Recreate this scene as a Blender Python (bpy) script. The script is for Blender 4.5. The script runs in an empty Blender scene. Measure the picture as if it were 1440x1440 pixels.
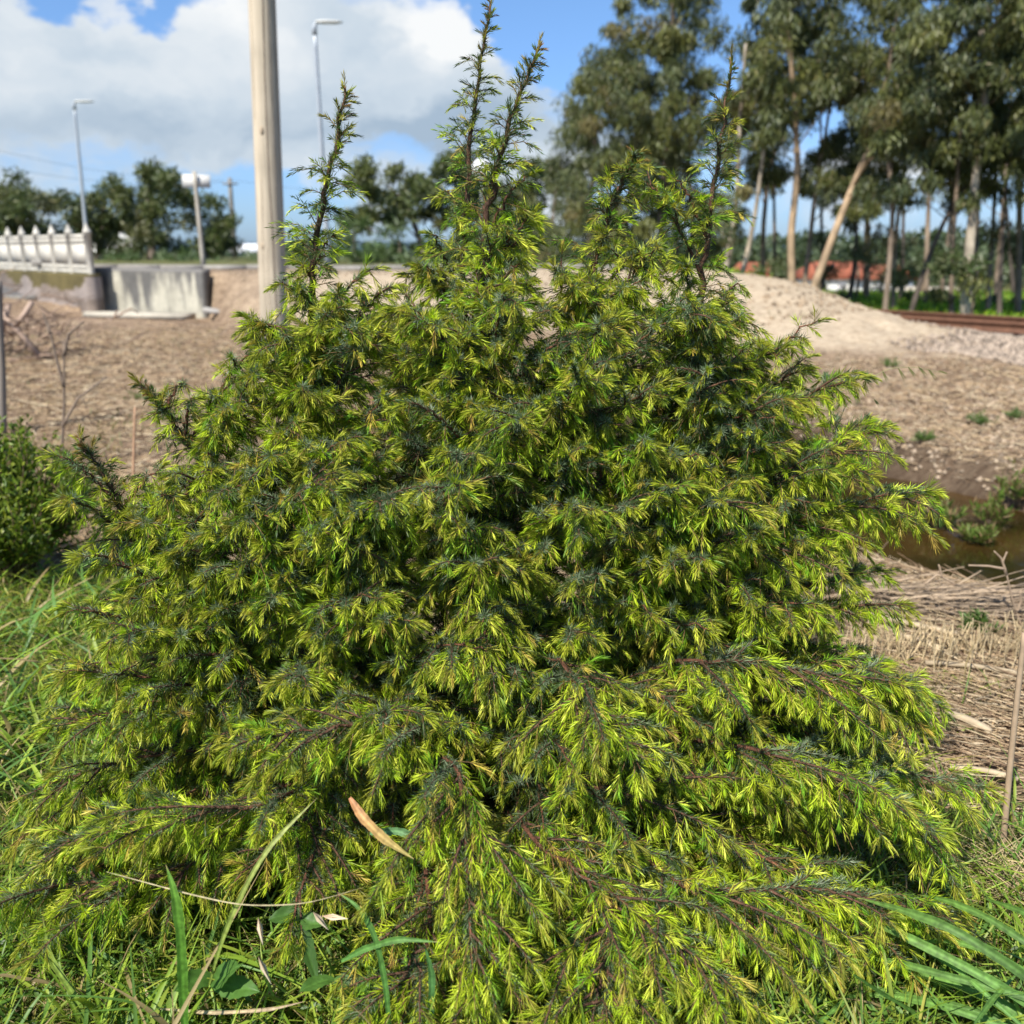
import bpy, math, random
import numpy as np

random.seed(7)
RNG = np.random.default_rng(11)
R = math.radians
SC = bpy.context.scene
COL = SC.collection

# ---------------------------------------------------------------- camera maths
PITCH = R(15.5)
FPX = 1331.0
CAMH = 1.5
FWD = np.array([0.0, math.cos(PITCH), -math.sin(PITCH)])
UPV = np.array([0.0, math.sin(PITCH), math.cos(PITCH)])
RGT = np.array([1.0, 0.0, 0.0])
CAM = np.array([0.0, 0.0, CAMH])


def ray(px, py):
    return FWD + RGT * ((px - 720) / FPX) + UPV * ((720 - py) / FPX)


def at(px, py, Y):
    d = ray(px, py)
    return CAM + d * (Y / d[1])


def on_z(px, py, z=0.0):
    d = ray(px, py)
    return CAM + d * ((z - CAMH) / d[2])


# ---------------------------------------------------------------- vector helpers
def nrm(a):
    return a / np.maximum(np.linalg.norm(a, axis=-1, keepdims=True), 1e-9)


def perp(a):
    h = np.where(np.abs(a[..., 2:3]) < 0.9, np.array([0, 0, 1.0]), np.array([1.0, 0, 0]))
    return nrm(np.cross(a, h))


def sm(a, b, x):
    t = np.clip((x - a) / (b - a), 0, 1)
    return t * t * (3 - 2 * t)


def vnoise(x, y, seed=0):
    """smooth value noise on arrays"""
    x = np.asarray(x, float); y = np.asarray(y, float)
    xi = np.floor(x).astype(np.int64); yi = np.floor(y).astype(np.int64)
    xf = x - xi; yf = y - yi
    def h(a, b):
        n = (a * 374761393 + b * 668265263 + seed * 1442695041) & 0x7fffffff
        n = ((n ^ (n >> 13)) * 1274126177) & 0x7fffffff
        return ((n ^ (n >> 16)) & 0xffff) / 65535.0
    u = xf * xf * (3 - 2 * xf); v = yf * yf * (3 - 2 * yf)
    return (h(xi, yi) * (1 - u) + h(xi + 1, yi) * u) * (1 - v) + (h(xi, yi + 1) * (1 - u) + h(xi + 1, yi + 1) * u) * v


def fbm(x, y, seed=0, o=4):
    s = 0; a = 0.5; t = 0
    for i in range(o):
        s = s + a * vnoise(np.asarray(x) * 2 ** i, np.asarray(y) * 2 ** i, seed + i); t += a; a *= 0.5
    return s / t


# ---------------------------------------------------------------- mesh buffer
class Buf:
    def __init__(self):
        self.v = []; self.c = []; self.f3 = []; self.f4 = []; self.n = 0

    def add(self, v, c, f3=None, f4=None):
        v = np.asarray(v, float).reshape(-1, 3)
        c = np.asarray(c, float)
        if c.ndim == 1:
            c = np.tile(c[:3], (len(v), 1))
        self.v.append(v); self.c.append(c.reshape(-1, 3))
        if f3 is not None and len(f3): self.f3.append(np.asarray(f3).reshape(-1, 3) + self.n)
        if f4 is not None and len(f4): self.f4.append(np.asarray(f4).reshape(-1, 4) + self.n)
        self.n += len(v)

    def build(self, name, mat, parent=None, smooth=False):
        me = bpy.data.meshes.new(name)
        v = np.concatenate(self.v); c = np.concatenate(self.c)
        f3 = np.concatenate(self.f3) if self.f3 else np.zeros((0, 3), int)
        f4 = np.concatenate(self.f4) if self.f4 else np.zeros((0, 4), int)
        me.vertices.add(len(v)); me.vertices.foreach_set('co', v.astype(np.float32).ravel())
        nl = f3.size + f4.size
        me.loops.add(nl)
        me.loops.foreach_set('vertex_index', np.concatenate([f3.ravel(), f4.ravel()]).astype(np.int32))
        npoly = len(f3) + len(f4)
        me.polygons.add(npoly)
        st = np.concatenate([np.arange(len(f3)) * 3, f3.size + np.arange(len(f4)) * 4]).astype(np.int32)
        me.polygons.foreach_set('loop_start', st)
        if smooth: me.polygons.foreach_set('use_smooth', np.ones(npoly, bool))
        at_ = me.color_attributes.new('tint', 'FLOAT_COLOR', 'POINT')
        at_.data.foreach_set('color', np.concatenate([c, np.ones((len(c), 1))], 1).astype(np.float32).ravel())
        me.update(calc_edges=True)
        me.materials.append(mat)
        o = bpy.data.objects.new(name, me); COL.objects.link(o)
        if parent is not None: o.parent = parent
        return o


def tube(buf, pts, rad, col, sides=6, cap=True):
    pts = np.asarray(pts, float); n = len(pts)
    rad = np.broadcast_to(np.asarray(rad, float), (n,))
    t = nrm(np.gradient(pts, axis=0))
    a = perp(t[0:1])[0]
    A = []
    for i in range(n):
        a = a - t[i] * a.dot(t[i]); a = a / np.linalg.norm(a); A.append(a)
    A = np.array(A); B = np.cross(t, A)
    th = np.arange(sides) / sides * 2 * math.pi
    ring = pts[:, None] + rad[:, None, None] * (A[:, None] * np.cos(th)[None, :, None] + B[:, None] * np.sin(th)[None, :, None])
    i, j = np.meshgrid(np.arange(n - 1), np.arange(sides), indexing='ij')
    j2 = (j + 1) % sides
    f = np.stack([i * sides + j, i * sides + j2, (i + 1) * sides + j2, (i + 1) * sides + j], -1).reshape(-1, 4)
    v = ring.reshape(-1, 3)
    col = np.asarray(col, float)
    c = col if col.ndim == 1 else np.repeat(col, sides, 0)
    f3 = []
    if cap:
        v = np.concatenate([v, pts[:1], pts[-1:]])
        if c.ndim == 2: c = np.concatenate([c, col[:1], col[-1:]])
        k = n * sides
        jj = np.arange(sides)
        f3 = np.concatenate([np.stack([(jj + 1) % sides, jj, np.full(sides, k)], 1),
                             np.stack([(n - 1) * sides + jj, (n - 1) * sides + (jj + 1) % sides, np.full(sides, k + 1)], 1)])
    buf.add(v, c, f3, f)


def prisms(buf, P, Q, r0, r1, col):
    """many 3-sided sticks from P to Q"""
    P = np.asarray(P); Q = np.asarray(Q); n = len(P)
    if n == 0: return
    d = nrm(Q - P); a = perp(d); b = np.cross(d, a)
    r0 = np.broadcast_to(r0, (n,))[:, None]; r1 = np.broadcast_to(r1, (n,))[:, None]
    V = []
    for k in range(3):
        w = a * math.cos(k * 2.0944) + b * math.sin(k * 2.0944)
        V.append(P + w * r0)
    for k in range(3):
        w = a * math.cos(k * 2.0944) + b * math.sin(k * 2.0944)
        V.append(Q + w * r1)
    V = np.stack(V, 1)
    base = np.arange(n)[:, None, None] * 6
    f = np.array([[0, 1, 4, 3], [1, 2, 5, 4], [2, 0, 3, 5]])[None] + base
    c = np.asarray(col, float)
    c = np.tile(c, (n * 6, 1)) if c.ndim == 1 else np.repeat(c, 6, 0)
    buf.add(V.reshape(-1, 3), c, None, f.reshape(-1, 4))


def kites(buf, P, D, Rr, L, W, c0, c1, mid=0.4, fold=0.18):
    """narrow folded leaf: base, left, tip, right"""
    n = len(P)
    if n == 0: return
    L = np.broadcast_to(L, (n,))[:, None]; W = np.broadcast_to(W, (n,))[:, None]
    S = nrm(np.cross(D, Rr)); U = np.cross(S, D)
    m = P + D * L * mid
    V = np.stack([P, m + S * W * 0.5 + U * W * fold, P + D * L, m - S * W * 0.5 + U * W * fold], 1)
    C = np.stack([c0, (c0 + c1) / 2, c1, (c0 + c1) / 2], 1)
    b = np.arange(n)[:, None, None] * 4
    f = np.array([[0, 1, 2], [0, 2, 3]])[None] + b
    buf.add(V.reshape(-1, 3), C.reshape(-1, 3), f.reshape(-1, 3))


def blades(buf, P, up, bend, L, W, c0, c1, seg=5, fold=0.12, pointy=0.9):
    """grass blades: start P, rise along up, lean over towards bend; all arrays (n,..)"""
    n = len(P)
    if n == 0: return
    s = np.linspace(0, 1, seg + 1)
    L = np.broadcast_to(L, (n,)); W = np.broadcast_to(W, (n,))
    pos = P[:, None] + L[:, None, None] * (up[:, None] * (s - 0.35 * s ** 2)[None, :, None] + bend[:, None] * (s ** 2)[None, :, None])
    tan = nrm(np.gradient(pos, axis=1))
    ref = nrm(np.cross(up, bend + 1e-4))
    side = ref[:, None] * np.ones_like(tan)
    nor = nrm(np.cross(tan, side))
    w = W[:, None] * (0.55 + 0.9 * s - 1.45 * s ** 3)[None] * (1 - s ** 6)[None] + 0.0003
    w = W[:, None] * np.clip(np.minimum(0.6 + 1.6 * s, (1 - s) * 1.9 + 0.03), 0, 1)[None]
    l = pos + side * w[..., None] / 2 + nor * w[..., None] * fold
    r = pos - side * w[..., None] / 2 + nor * w[..., None] * fold
    V = np.stack([l, pos, r], 2)              # n, seg+1, 3, 3
    C = c0[:, None] * (1 - s)[None, :, None] + c1[:, None] * s[None, :, None]
    C = np.repeat(C[:, :, None], 3, 2)
    i = np.arange(seg)
    q = []
    for k in (0, 1):
        q.append(np.stack([i * 3 + k, i * 3 + k + 1, (i + 1) * 3 + k + 1, (i + 1) * 3 + k], 1))
    q = np.concatenate(q)[None] + (np.arange(n) * (seg + 1) * 3)[:, None, None]
    buf.add(V.reshape(-1, 3), C.reshape(-1, 3), None, q.reshape(-1, 4))


def box(buf, c, s, col, rot=0.0, tilt=0.0):
    x, y, z = np.array(s) / 2.0
    v = np.array([[-x, -y, -z], [x, -y, -z], [x, y, -z], [-x, y, -z], [-x, -y, z], [x, -y, z], [x, y, z], [-x, y, z]])
    if tilt:
        ct, st = math.cos(tilt), math.sin(tilt)
        v = v @ np.array([[ct, 0, -st], [0, 1, 0], [st, 0, ct]])
    cr, sr = math.cos(rot), math.sin(rot)
    v = v @ np.array([[cr, sr, 0], [-sr, cr, 0], [0, 0, 1]])
    f = [[0, 3, 2, 1], [4, 5, 6, 7], [0, 1, 5, 4], [1, 2, 6, 5], [2, 3, 7, 6], [3, 0, 4, 7]]
    buf.add(v + np.array(c), col, None, f)


# ---------------------------------------------------------------- tagging
def tag(o, label=None, cat=None, group=None, kind=None):
    if label: o['label'] = label
    if cat: o['category'] = cat
    if group: o['group'] = group
    if kind: o['kind'] = kind
    return o


def empty(name, loc):
    o = bpy.data.objects.new(name, None); COL.objects.link(o)
    o.empty_display_size = 0.1
    o.location = [float(q) for q in loc]
    return o


def adopt(child, root):
    """parent while the mesh stays in world coordinates"""
    child.parent = root
    child.location = [-q for q in root.location]
    return child


# ---------------------------------------------------------------- materials
def mat(name):
    m = bpy.data.materials.new(name); m.use_nodes = True
    nt = m.node_tree; nt.nodes.clear()
    return m, nt, nt.nodes, nt.links


def N(nt, t, **kw):
    n = nt.nodes.new(t)
    for k, v in kw.items(): setattr(n, k, v)
    return n


def leaf_mat(name, rough=0.45, trans=0.3, spec=0.4, tcol=(1.3, 1.35, 0.7), vary=0.0):
    m, nt, nodes, L = mat(name)
    out = N(nt, 'ShaderNodeOutputMaterial')
    a = N(nt, 'ShaderNodeAttribute', attribute_name='tint')
    p = N(nt, 'ShaderNodeBsdfPrincipled')
    p.inputs['Roughness'].default_value = rough
    p.inputs['Specular IOR Level'].default_value = spec
    colr = a.outputs['Color']
    if vary:
        tc = N(nt, 'ShaderNodeTexCoord'); t = N(nt, 'ShaderNodeTexNoise'); t.inputs['Scale'].default_value = vary; t.inputs['Detail'].default_value = 6
        L.new(tc.outputs['Object'], t.inputs['Vector'])
        mr = N(nt, 'ShaderNodeMapRange'); mr.inputs['From Min'].default_value = 0.3; mr.inputs['From Max'].default_value = 0.7
        mr.inputs['To Min'].default_value = 0.6; mr.inputs['To Max'].default_value = 1.4; L.new(t.outputs['Fac'], mr.inputs['Value'])
        vm = N(nt, 'ShaderNodeVectorMath', operation='SCALE'); L.new(colr, vm.inputs[0]); L.new(mr.outputs[0], vm.inputs['Scale']); colr = vm.outputs[0]
        bp = N(nt, 'ShaderNodeBump'); bp.inputs['Strength'].default_value = 0.35; bp.inputs['Distance'].default_value = 0.002
        L.new(t.outputs['Fac'], bp.inputs['Height']); L.new(bp.outputs[0], p.inputs['Normal'])
    L.new(colr, p.inputs['Base Color'])
    tr = N(nt, 'ShaderNodeBsdfTranslucent')
    mul = N(nt, 'ShaderNodeMix', data_type='RGBA', blend_type='MULTIPLY')
    mul.inputs[0].default_value = 1.0
    L.new(a.outputs['Color'], mul.inputs[6]); mul.inputs[7].default_value = (*tcol, 1)
    L.new(mul.outputs[2], tr.inputs['Color'])
    mx = N(nt, 'ShaderNodeMixShader'); mx.inputs[0].default_value = trans
    L.new(p.outputs[0], mx.inputs[1]); L.new(tr.outputs[0], mx.inputs[2])
    L.new(mx.outputs[0], out.inputs[0])
    return m


def surf_mat(name, rough=0.85, spec=0.3, noise=None, noise2=None, bump=0.0, bscale=40, use_tint=True, color=(0.5, 0.5, 0.5),
             stretch=(1, 1, 1), metal=0.0):
    """tint attribute (or colour) multiplied by noise; noise=(scale, lo, hi), noise2 the same"""
    m, nt, nodes, L = mat(name)
    out = N(nt, 'ShaderNodeOutputMaterial')
    p = N(nt, 'ShaderNodeBsdfPrincipled')
    p.inputs['Roughness'].default_value = rough
    p.inputs['Specular IOR Level'].default_value = spec
    p.inputs['Metallic'].default_value = metal
    if use_tint:
        a = N(nt, 'ShaderNodeAttribute', attribute_name='tint'); cur = a.outputs['Color']
    else:
        a = N(nt, 'ShaderNodeRGB'); a.outputs[0].default_value = (*color, 1); cur = a.outputs[0]
    tc = N(nt, 'ShaderNodeTexCoord')
    mp = N(nt, 'ShaderNodeMapping'); mp.inputs['Scale'].default_value = stretch
    L.new(tc.outputs['Object'], mp.inputs[0])
    for nz in (noise, noise2):
        if not nz: continue
        t = N(nt, 'ShaderNodeTexNoise'); t.inputs['Scale'].default_value = nz[0]; t.inputs['Detail'].default_value = 6
        t.inputs['Roughness'].default_value = 0.65
        L.new(mp.outputs[0], t.inputs['Vector'])
        mr = N(nt, 'ShaderNodeMapRange'); mr.inputs['From Min'].default_value = 0.3; mr.inputs['From Max'].default_value = 0.7
        mr.inputs['To Min'].default_value = nz[1]; mr.inputs['To Max'].default_value = nz[2]
        L.new(t.outputs['Fac'], mr.inputs['Value'])
        vm = N(nt, 'ShaderNodeVectorMath', operation='SCALE')
        L.new(cur, vm.inputs[0]); L.new(mr.outputs[0], vm.inputs['Scale'])
        cur = vm.outputs[0]
    L.new(cur, p.inputs['Base Color'])
    if bump:
        t = N(nt, 'ShaderNodeTexNoise'); t.inputs['Scale'].default_value = bscale; t.inputs['Detail'].default_value = 5
        L.new(mp.outputs[0], t.inputs['Vector'])
        b = N(nt, 'ShaderNodeBump'); b.inputs['Strength'].default_value = bump; b.inputs['Distance'].default_value = 0.02
        L.new(t.outputs['Fac'], b.inputs['Height']); L.new(b.outputs[0], p.inputs['Normal'])
    L.new(p.outputs[0], out.inputs[0])
    return m


M_NEEDLE = leaf_mat('juniper_needle', rough=0.42, trans=0.25, spec=0.27)
M_LEAF = leaf_mat('bush_leaf', rough=0.45, trans=0.3, spec=0.35)
M_GRASS = leaf_mat('grass_leaf', rough=0.45, trans=0.35, spec=0.35)
M_STRAP = leaf_mat('strap_leaf', rough=0.55, trans=0.3, spec=0.3, vary=90)
M_EUC = leaf_mat('eucalyptus_leaf', rough=0.45, trans=0.22, spec=0.4, tcol=(1.2, 1.3, 0.7))
M_BARK = surf_mat('juniper_bark', rough=0.85, noise=(70, 0.4, 1.9), stretch=(1, 1, 0.4), bump=0.6, bscale=90)
M_TRUNK = surf_mat('tree_bark', rough=0.9, noise=(2.5, 0.6, 1.35), noise2=(14, 0.75, 1.25), stretch=(1, 1, 0.25), bump=0.4, bscale=12)
M_STRAW = surf_mat('dry_straw', rough=0.75, noise=(25, 0.8, 1.2))
M_WOODPOLE = surf_mat('weathered_pole_wood', rough=0.85, noise=(7, 0.72, 1.2), noise2=(40, 0.85, 1.12), stretch=(1, 1, 0.06), bump=0.4, bscale=30)
M_CONC = surf_mat('weathered_concrete', rough=0.9, noise=(1.6, 0.75, 1.2), noise2=(9, 0.85, 1.12), bump=0.3, bscale=20)
M_METAL = surf_mat('galvanised_metal', rough=0.45, noise=(5, 0.9, 1.08), metal=0.3)
M_PAINT = surf_mat('outdoor_paint', rough=0.55, noise=(3, 0.93, 1.04))
M_RUST = surf_mat('rusty_steel', rough=0.75, noise=(8, 0.7, 1.3))
M_STONE = surf_mat('loose_stone', rough=0.9, noise=(12, 0.8, 1.2))
M_TILE = surf_mat('roof_tile', rough=0.8, noise=(1.5, 0.8, 1.2))
M_GLASS = surf_mat('dark_window', rough=0.1, spec=0.6)

# ---------------------------------------------------------------- terrain
DITCH = np.array([[14, 2.7], [6, 4.0], [3.0, 5.2], [2.3, 6.3], [1.5, 7.9]])


def ditch_dist(x, y):
    best = np.full(np.shape(x), 1e9)
    for a, b in zip(DITCH[:-1], DITCH[1:]):
        ab = b - a
        t = np.clip(((x - a[0]) * ab[0] + (y - a[1]) * ab[1]) / ab.dot(ab), 0, 1)
        d = np.hypot(x - a[0] - t * ab[0], y - a[1] - t * ab[1])
        best = np.minimum(best, d)
    return best


def terrace(x, y):
    kx = [-60, -14.1, -10.05, -9.9, -6.9, -5.2, 0, 5.5, 9]
    toe = np.interp(x, kx, [78, 27.15, 22.5, 23.1, 22.1, 17.0, 14.5, 12.0, 12.0])
    top = np.interp(x, kx, [78.5, 27.5, 22.85, 23.5, 22.5, 21.3, 19.8, 18.6, 19.5])
    w = (fbm(x * 0.35, y * 0.35, 5) - 0.5) * sm(-6.5, -4.5, x)
    f = sm(0, 1, (y - toe + w * 2.2) / (top - toe))
    rgt = 1 - sm(4.4, 8.2, x + (fbm(x * 0.6, y * 0.6, 9) - 0.5) * 1.1)
    return 1.0 * f * rgt


def hgt(x, y):
    x = np.asarray(x, float); y = np.asarray(y, float)
    h = (fbm(x * 0.9, y * 0.9, 1) - 0.5) * 0.10 + (fbm(x * 5, y * 5, 2, 3) - 0.5) * 0.035
    near = sm(1.0, 3.0, np.hypot(x, y - 0.5))
    h = h * near
    d = ditch_dist(x, y) + (fbm(x * 1.6, y * 1.6, 3) - 0.5) * 0.35
    h = h - 0.60 * (1 - sm(0.60, 1.5, d))
    t = terrace(x, y)
    h = h + t + t * (1 - t) * ((fbm(x * 1.4, y * 1.4, 8) - 0.5) * 0.9 + (fbm(x * 4.5, y * 4.5, 12) - 0.5) * 0.22)
    # low swell at the foot of the old wall on the far left
    h = h + 0.55 * (1 - sm(0, 3.2, np.hypot((x + 14.5) * 0.6, (y - 23.4)))) * (y < 26)
    # ballast bed of the railway
    rd = (x - RA[0]) * RN[0] + (y - RA[1]) * RN[1]
    h = h + 0.16 * (1 - sm(1.1, 2.2, np.abs(rd))) * sm(5, 7, x)
    # the land drops behind the trees on the far side
    h = h - 4.4 * sm(30, 95, y) * sm(4, 9, x) - 3.0 * sm(60, 160, y) * (1 - sm(4, 9, x))
    return h


# rails: direction and normal
RA = np.array([8.35, 15.2]); RD = np.array([0.62, -0.785]); RD = RD / np.linalg.norm(RD); RN = np.array([-RD[1], RD[0]])


def zg(x, y):
    return float(hgt(np.array([x]), np.array([y]))[0])


def green_edge(x):
    return np.interp(x, [-4, -1.2, 0.6, 1.4, 3], [4.6, 4.3, 2.7, 2.45, 2.3])


def make_ground():
    xs = np.concatenate([-np.geomspace(900, 18, 40), np.linspace(-17.9, -3.2, 180), np.linspace(-3.1, 7.5, 240), np.linspace(7.6, 15, 80), np.geomspace(15.3, 900, 42)])
    ys = np.concatenate([np.linspace(-14, 0.4, 24), np.linspace(0.5, 9, 210), np.linspace(9.1, 26, 210), np.geomspace(26.2, 1800, 80)])
    X, Y = np.meshgrid(xs, ys)
    Z = hgt(X, Y)
    v = np.stack([X, Y, Z], -1).reshape(-1, 3)
    ny, nx = X.shape
    i, j = np.meshgrid(np.arange(ny - 1), np.arange(nx - 1), indexing='ij')
    f = np.stack([i * nx + j, i * nx + j + 1, (i + 1) * nx + j + 1, (i + 1) * nx + j], -1).reshape(-1, 4)
    # masks: r = grass, g = pale sand, b = gravel ; earth is what is left
    n = fbm(X * 1.3, Y * 1.3, 20); n2 = fbm(X * 4, Y * 4, 21)
    g = 1 - sm(-0.35, 0.35, Y - green_edge(X) + (n - 0.5) * 2.2)
    rd = (X - RA[0]) * RN[0] + (Y - RA[1]) * RN[1]
    g = np.maximum(g, sm(1.9, 2.6, rd) * sm(5, 6.5, X) * (1 - sm(30, 38, Y)) * sm(0.25, 0.5, n + 0.12))
    g = np.maximum(g, sm(28, 34, Y) * (0.75))
    g = g * (1 - 0.0)
    t = terrace(X, Y)
    sand = sm(0.10, 0.35, t) * sm(-7.5, -2.0, X + (n - 0.5) * 2) * (1 - sm(27, 30, Y))
    sand = np.maximum(sand, sm(0.03, 0.2, t + (n2 - 0.5) * 0.1) * sm(2.0, 4.0, X))
    grav = (1 - sm(1.6, 2.6 , np.abs(rd + 0.3) + (n - .5) * .8)) * sm(4.5, 6, X) * (1 - sand)
    c = np.stack([g, sand, grav], -1).reshape(-1, 3)
    b = Buf(); b.add(v, c, None, f)
    m, nt, nodes, L = mat('ground_soil')
    out = N(nt, 'ShaderNodeOutputMaterial'); p = N(nt, 'ShaderNodeBsdfPrincipled')
    p.inputs['Roughness'].default_value = 0.95; p.inputs['Specular IOR Level'].default_value = 0.15
    a = N(nt, 'ShaderNodeAttribute', attribute_name='tint'); sp = N(nt, 'ShaderNodeSeparateColor')
    L.new(a.outputs['Color'], sp.inputs[0])
    tc = N(nt, 'ShaderNodeTexCoord')

    def noise(scale, stretch=(1, 1, 1), detail=8, rough=0.65):
        mp = N(nt, 'ShaderNodeMapping'); mp.inputs['Scale'].default_value = stretch
        L.new(tc.outputs['Object'], mp.inputs[0])
        t = N(nt, 'ShaderNodeTexNoise'); t.inputs['Scale'].default_value = scale; t.inputs['Detail'].default_value = detail
        t.inputs['Roughness'].default_value = rough; L.new(mp.outputs[0], t.inputs['Vector'])
        return t.outputs['Fac']

    def ramp(fac, stops):
        r = N(nt, 'ShaderNodeValToRGB'); e = r.color_ramp.elements
        while len(e) < len(stops): e.new(0.5)
        for k, (q, cc) in enumerate(stops): e[k].position = q; e[k].color = (*cc, 1)
        L.new(fac, r.inputs[0]); return r.outputs[0]

    def mix(f_, a_, b_):
        x = N(nt, 'ShaderNodeMix', data_type='RGBA')
        L.new(f_, x.inputs[0]); L.new(a_, x.inputs[6]); L.new(b_, x.inputs[7]); return x.outputs[2]
    nA = noise(0.7); nB = noise(9, (1, 2.2, 1)); nC = noise(45)
    ma = N(nt, 'ShaderNodeMath', operation='MULTIPLY_ADD'); L.new(nB, ma.inputs[0]); ma.inputs[1].default_value = 0.6
    mb = N(nt, 'ShaderNodeMath', operation='MULTIPLY'); L.new(nA, mb.inputs[0]); mb.inputs[1].default_value = 0.4
    L.new(mb.outputs[0], ma.inputs[2])
    earth = ramp(ma.outputs[0], [(0.30, (0.07, 0.045, 0.03)), (0.46, (0.17, 0.115, 0.073)), (0.54, (0.28, 0.20, 0.13)), (0.66, (0.42, 0.32, 0.21))])
    sandc = ramp(nB, [(0.3, (0.26, 0.195, 0.13)), (0.5, (0.41, 0.325, 0.225)), (0.75, (0.54, 0.45, 0.33))])
    gravc = ramp(nC, [(0.3, (0.14, 0.10, 0.075)), (0.5, (0.33, 0.26, 0.20)), (0.7, (0.52, 0.45, 0.37))])
    grc = ramp(nB, [(0.3, (0.03, 0.045, 0.012)), (0.5, (0.075, 0.10, 0.022)), (0.62, (0.12, 0.15, 0.035)), (0.75, (0.24, 0.2, 0.09))])
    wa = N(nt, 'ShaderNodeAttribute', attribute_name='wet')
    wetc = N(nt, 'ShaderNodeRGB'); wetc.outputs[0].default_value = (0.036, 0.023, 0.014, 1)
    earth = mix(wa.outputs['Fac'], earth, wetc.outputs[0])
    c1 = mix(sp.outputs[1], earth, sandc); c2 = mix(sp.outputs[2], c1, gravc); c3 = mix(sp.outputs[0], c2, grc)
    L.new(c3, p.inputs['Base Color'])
    bp = N(nt, 'ShaderNodeBump'); bp.inputs['Strength'].default_value = 0.7; bp.inputs['Distance'].default_value = 0.04
    L.new(nB, bp.inputs['Height']); L.new(bp.outputs[0], p.inputs['Normal'])
    L.new(p.outputs[0], out.inputs[0])
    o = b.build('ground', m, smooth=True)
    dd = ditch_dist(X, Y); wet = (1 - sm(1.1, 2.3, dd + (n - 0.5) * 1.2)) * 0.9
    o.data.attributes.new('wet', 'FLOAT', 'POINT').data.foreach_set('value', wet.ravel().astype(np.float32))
    tag(o, 'earth ground with dry straw, pale sand bank and rough grass', kind='structure')


make_ground()

# water in the ditch
def make_water():
    m, nt, nodes, L = mat('ditch_water')
    out = N(nt, 'ShaderNodeOutputMaterial'); p = N(nt, 'ShaderNodeBsdfPrincipled')
    tc = N(nt, 'ShaderNodeTexCoord')
    t = N(nt, 'ShaderNodeTexNoise'); t.inputs['Scale'].default_value = 1.1; t.inputs['Detail'].default_value = 5
    L.new(tc.outputs['Object'], t.inputs['Vector'])
    r = N(nt, 'ShaderNodeValToRGB'); e = r.color_ramp.elements
    e[0].position = 0.35; e[0].color = (0.014, 0.012, 0.003, 1); e[1].position = 0.7; e[1].color = (0.065, 0.034, 0.009, 1)
    L.new(t.outputs['Fac'], r.inputs[0]); L.new(r.outputs[0], p.inputs['Base Color'])
    p.inputs['Roughness'].default_value = 0.06; p.inputs['IOR'].default_value = 1.33
    t2 = N(nt, 'ShaderNodeTexNoise'); t2.inputs['Scale'].default_value = 9
    L.new(tc.outputs['Object'], t2.inputs['Vector'])
    bp = N(nt, 'ShaderNodeBump'); bp.inputs['Strength'].default_value = 0.12; bp.inputs['Distance'].default_value = 0.02
    L.new(t2.outputs['Fac'], bp.inputs['Height']); L.new(bp.outputs[0], p.inputs['Normal'])
    L.new(p.outputs[0], out.inputs[0])
    b = Buf(); xs = np.linspace(1, 16, 12); ys = np.linspace(2.6, 9.6, 8)
    X, Y = np.meshgrid(xs, ys); i, j = np.meshgrid(np.arange(7), np.arange(11), indexing='ij')
    b.add(np.stack([X, Y, X * 0 - 0.25], -1).reshape(-1, 3), (0.03, 0.02, 0.01), None, np.stack([i * 12 + j, i * 12 + j + 1, (i + 1) * 12 + j + 1, (i + 1) * 12 + j], -1).reshape(-1, 4))
    tag(b.build('water', m), 'dark brown water standing in the ditch', kind='structure')


make_water()

# ---------------------------------------------------------------- the juniper
C_NEW = np.array([[0.31, 0.45, 0.018], [0.45, 0.56, 0.028], [0.60, 0.66, 0.07], [0.17, 0.35, 0.022], [0.58, 0.46, 0.08]])
P_NEW = np.array([0.30, 0.31, 0.19, 0.165, 0.035])
C_BUD = np.array([0.27, 0.15, 0.05])
C_OLD = np.array([0.06, 0.105, 0.038])
C_OLD2 = np.array([0.29, 0.35, 0.22])
DOWN = np.array([0, 0, -1.0])


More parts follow.
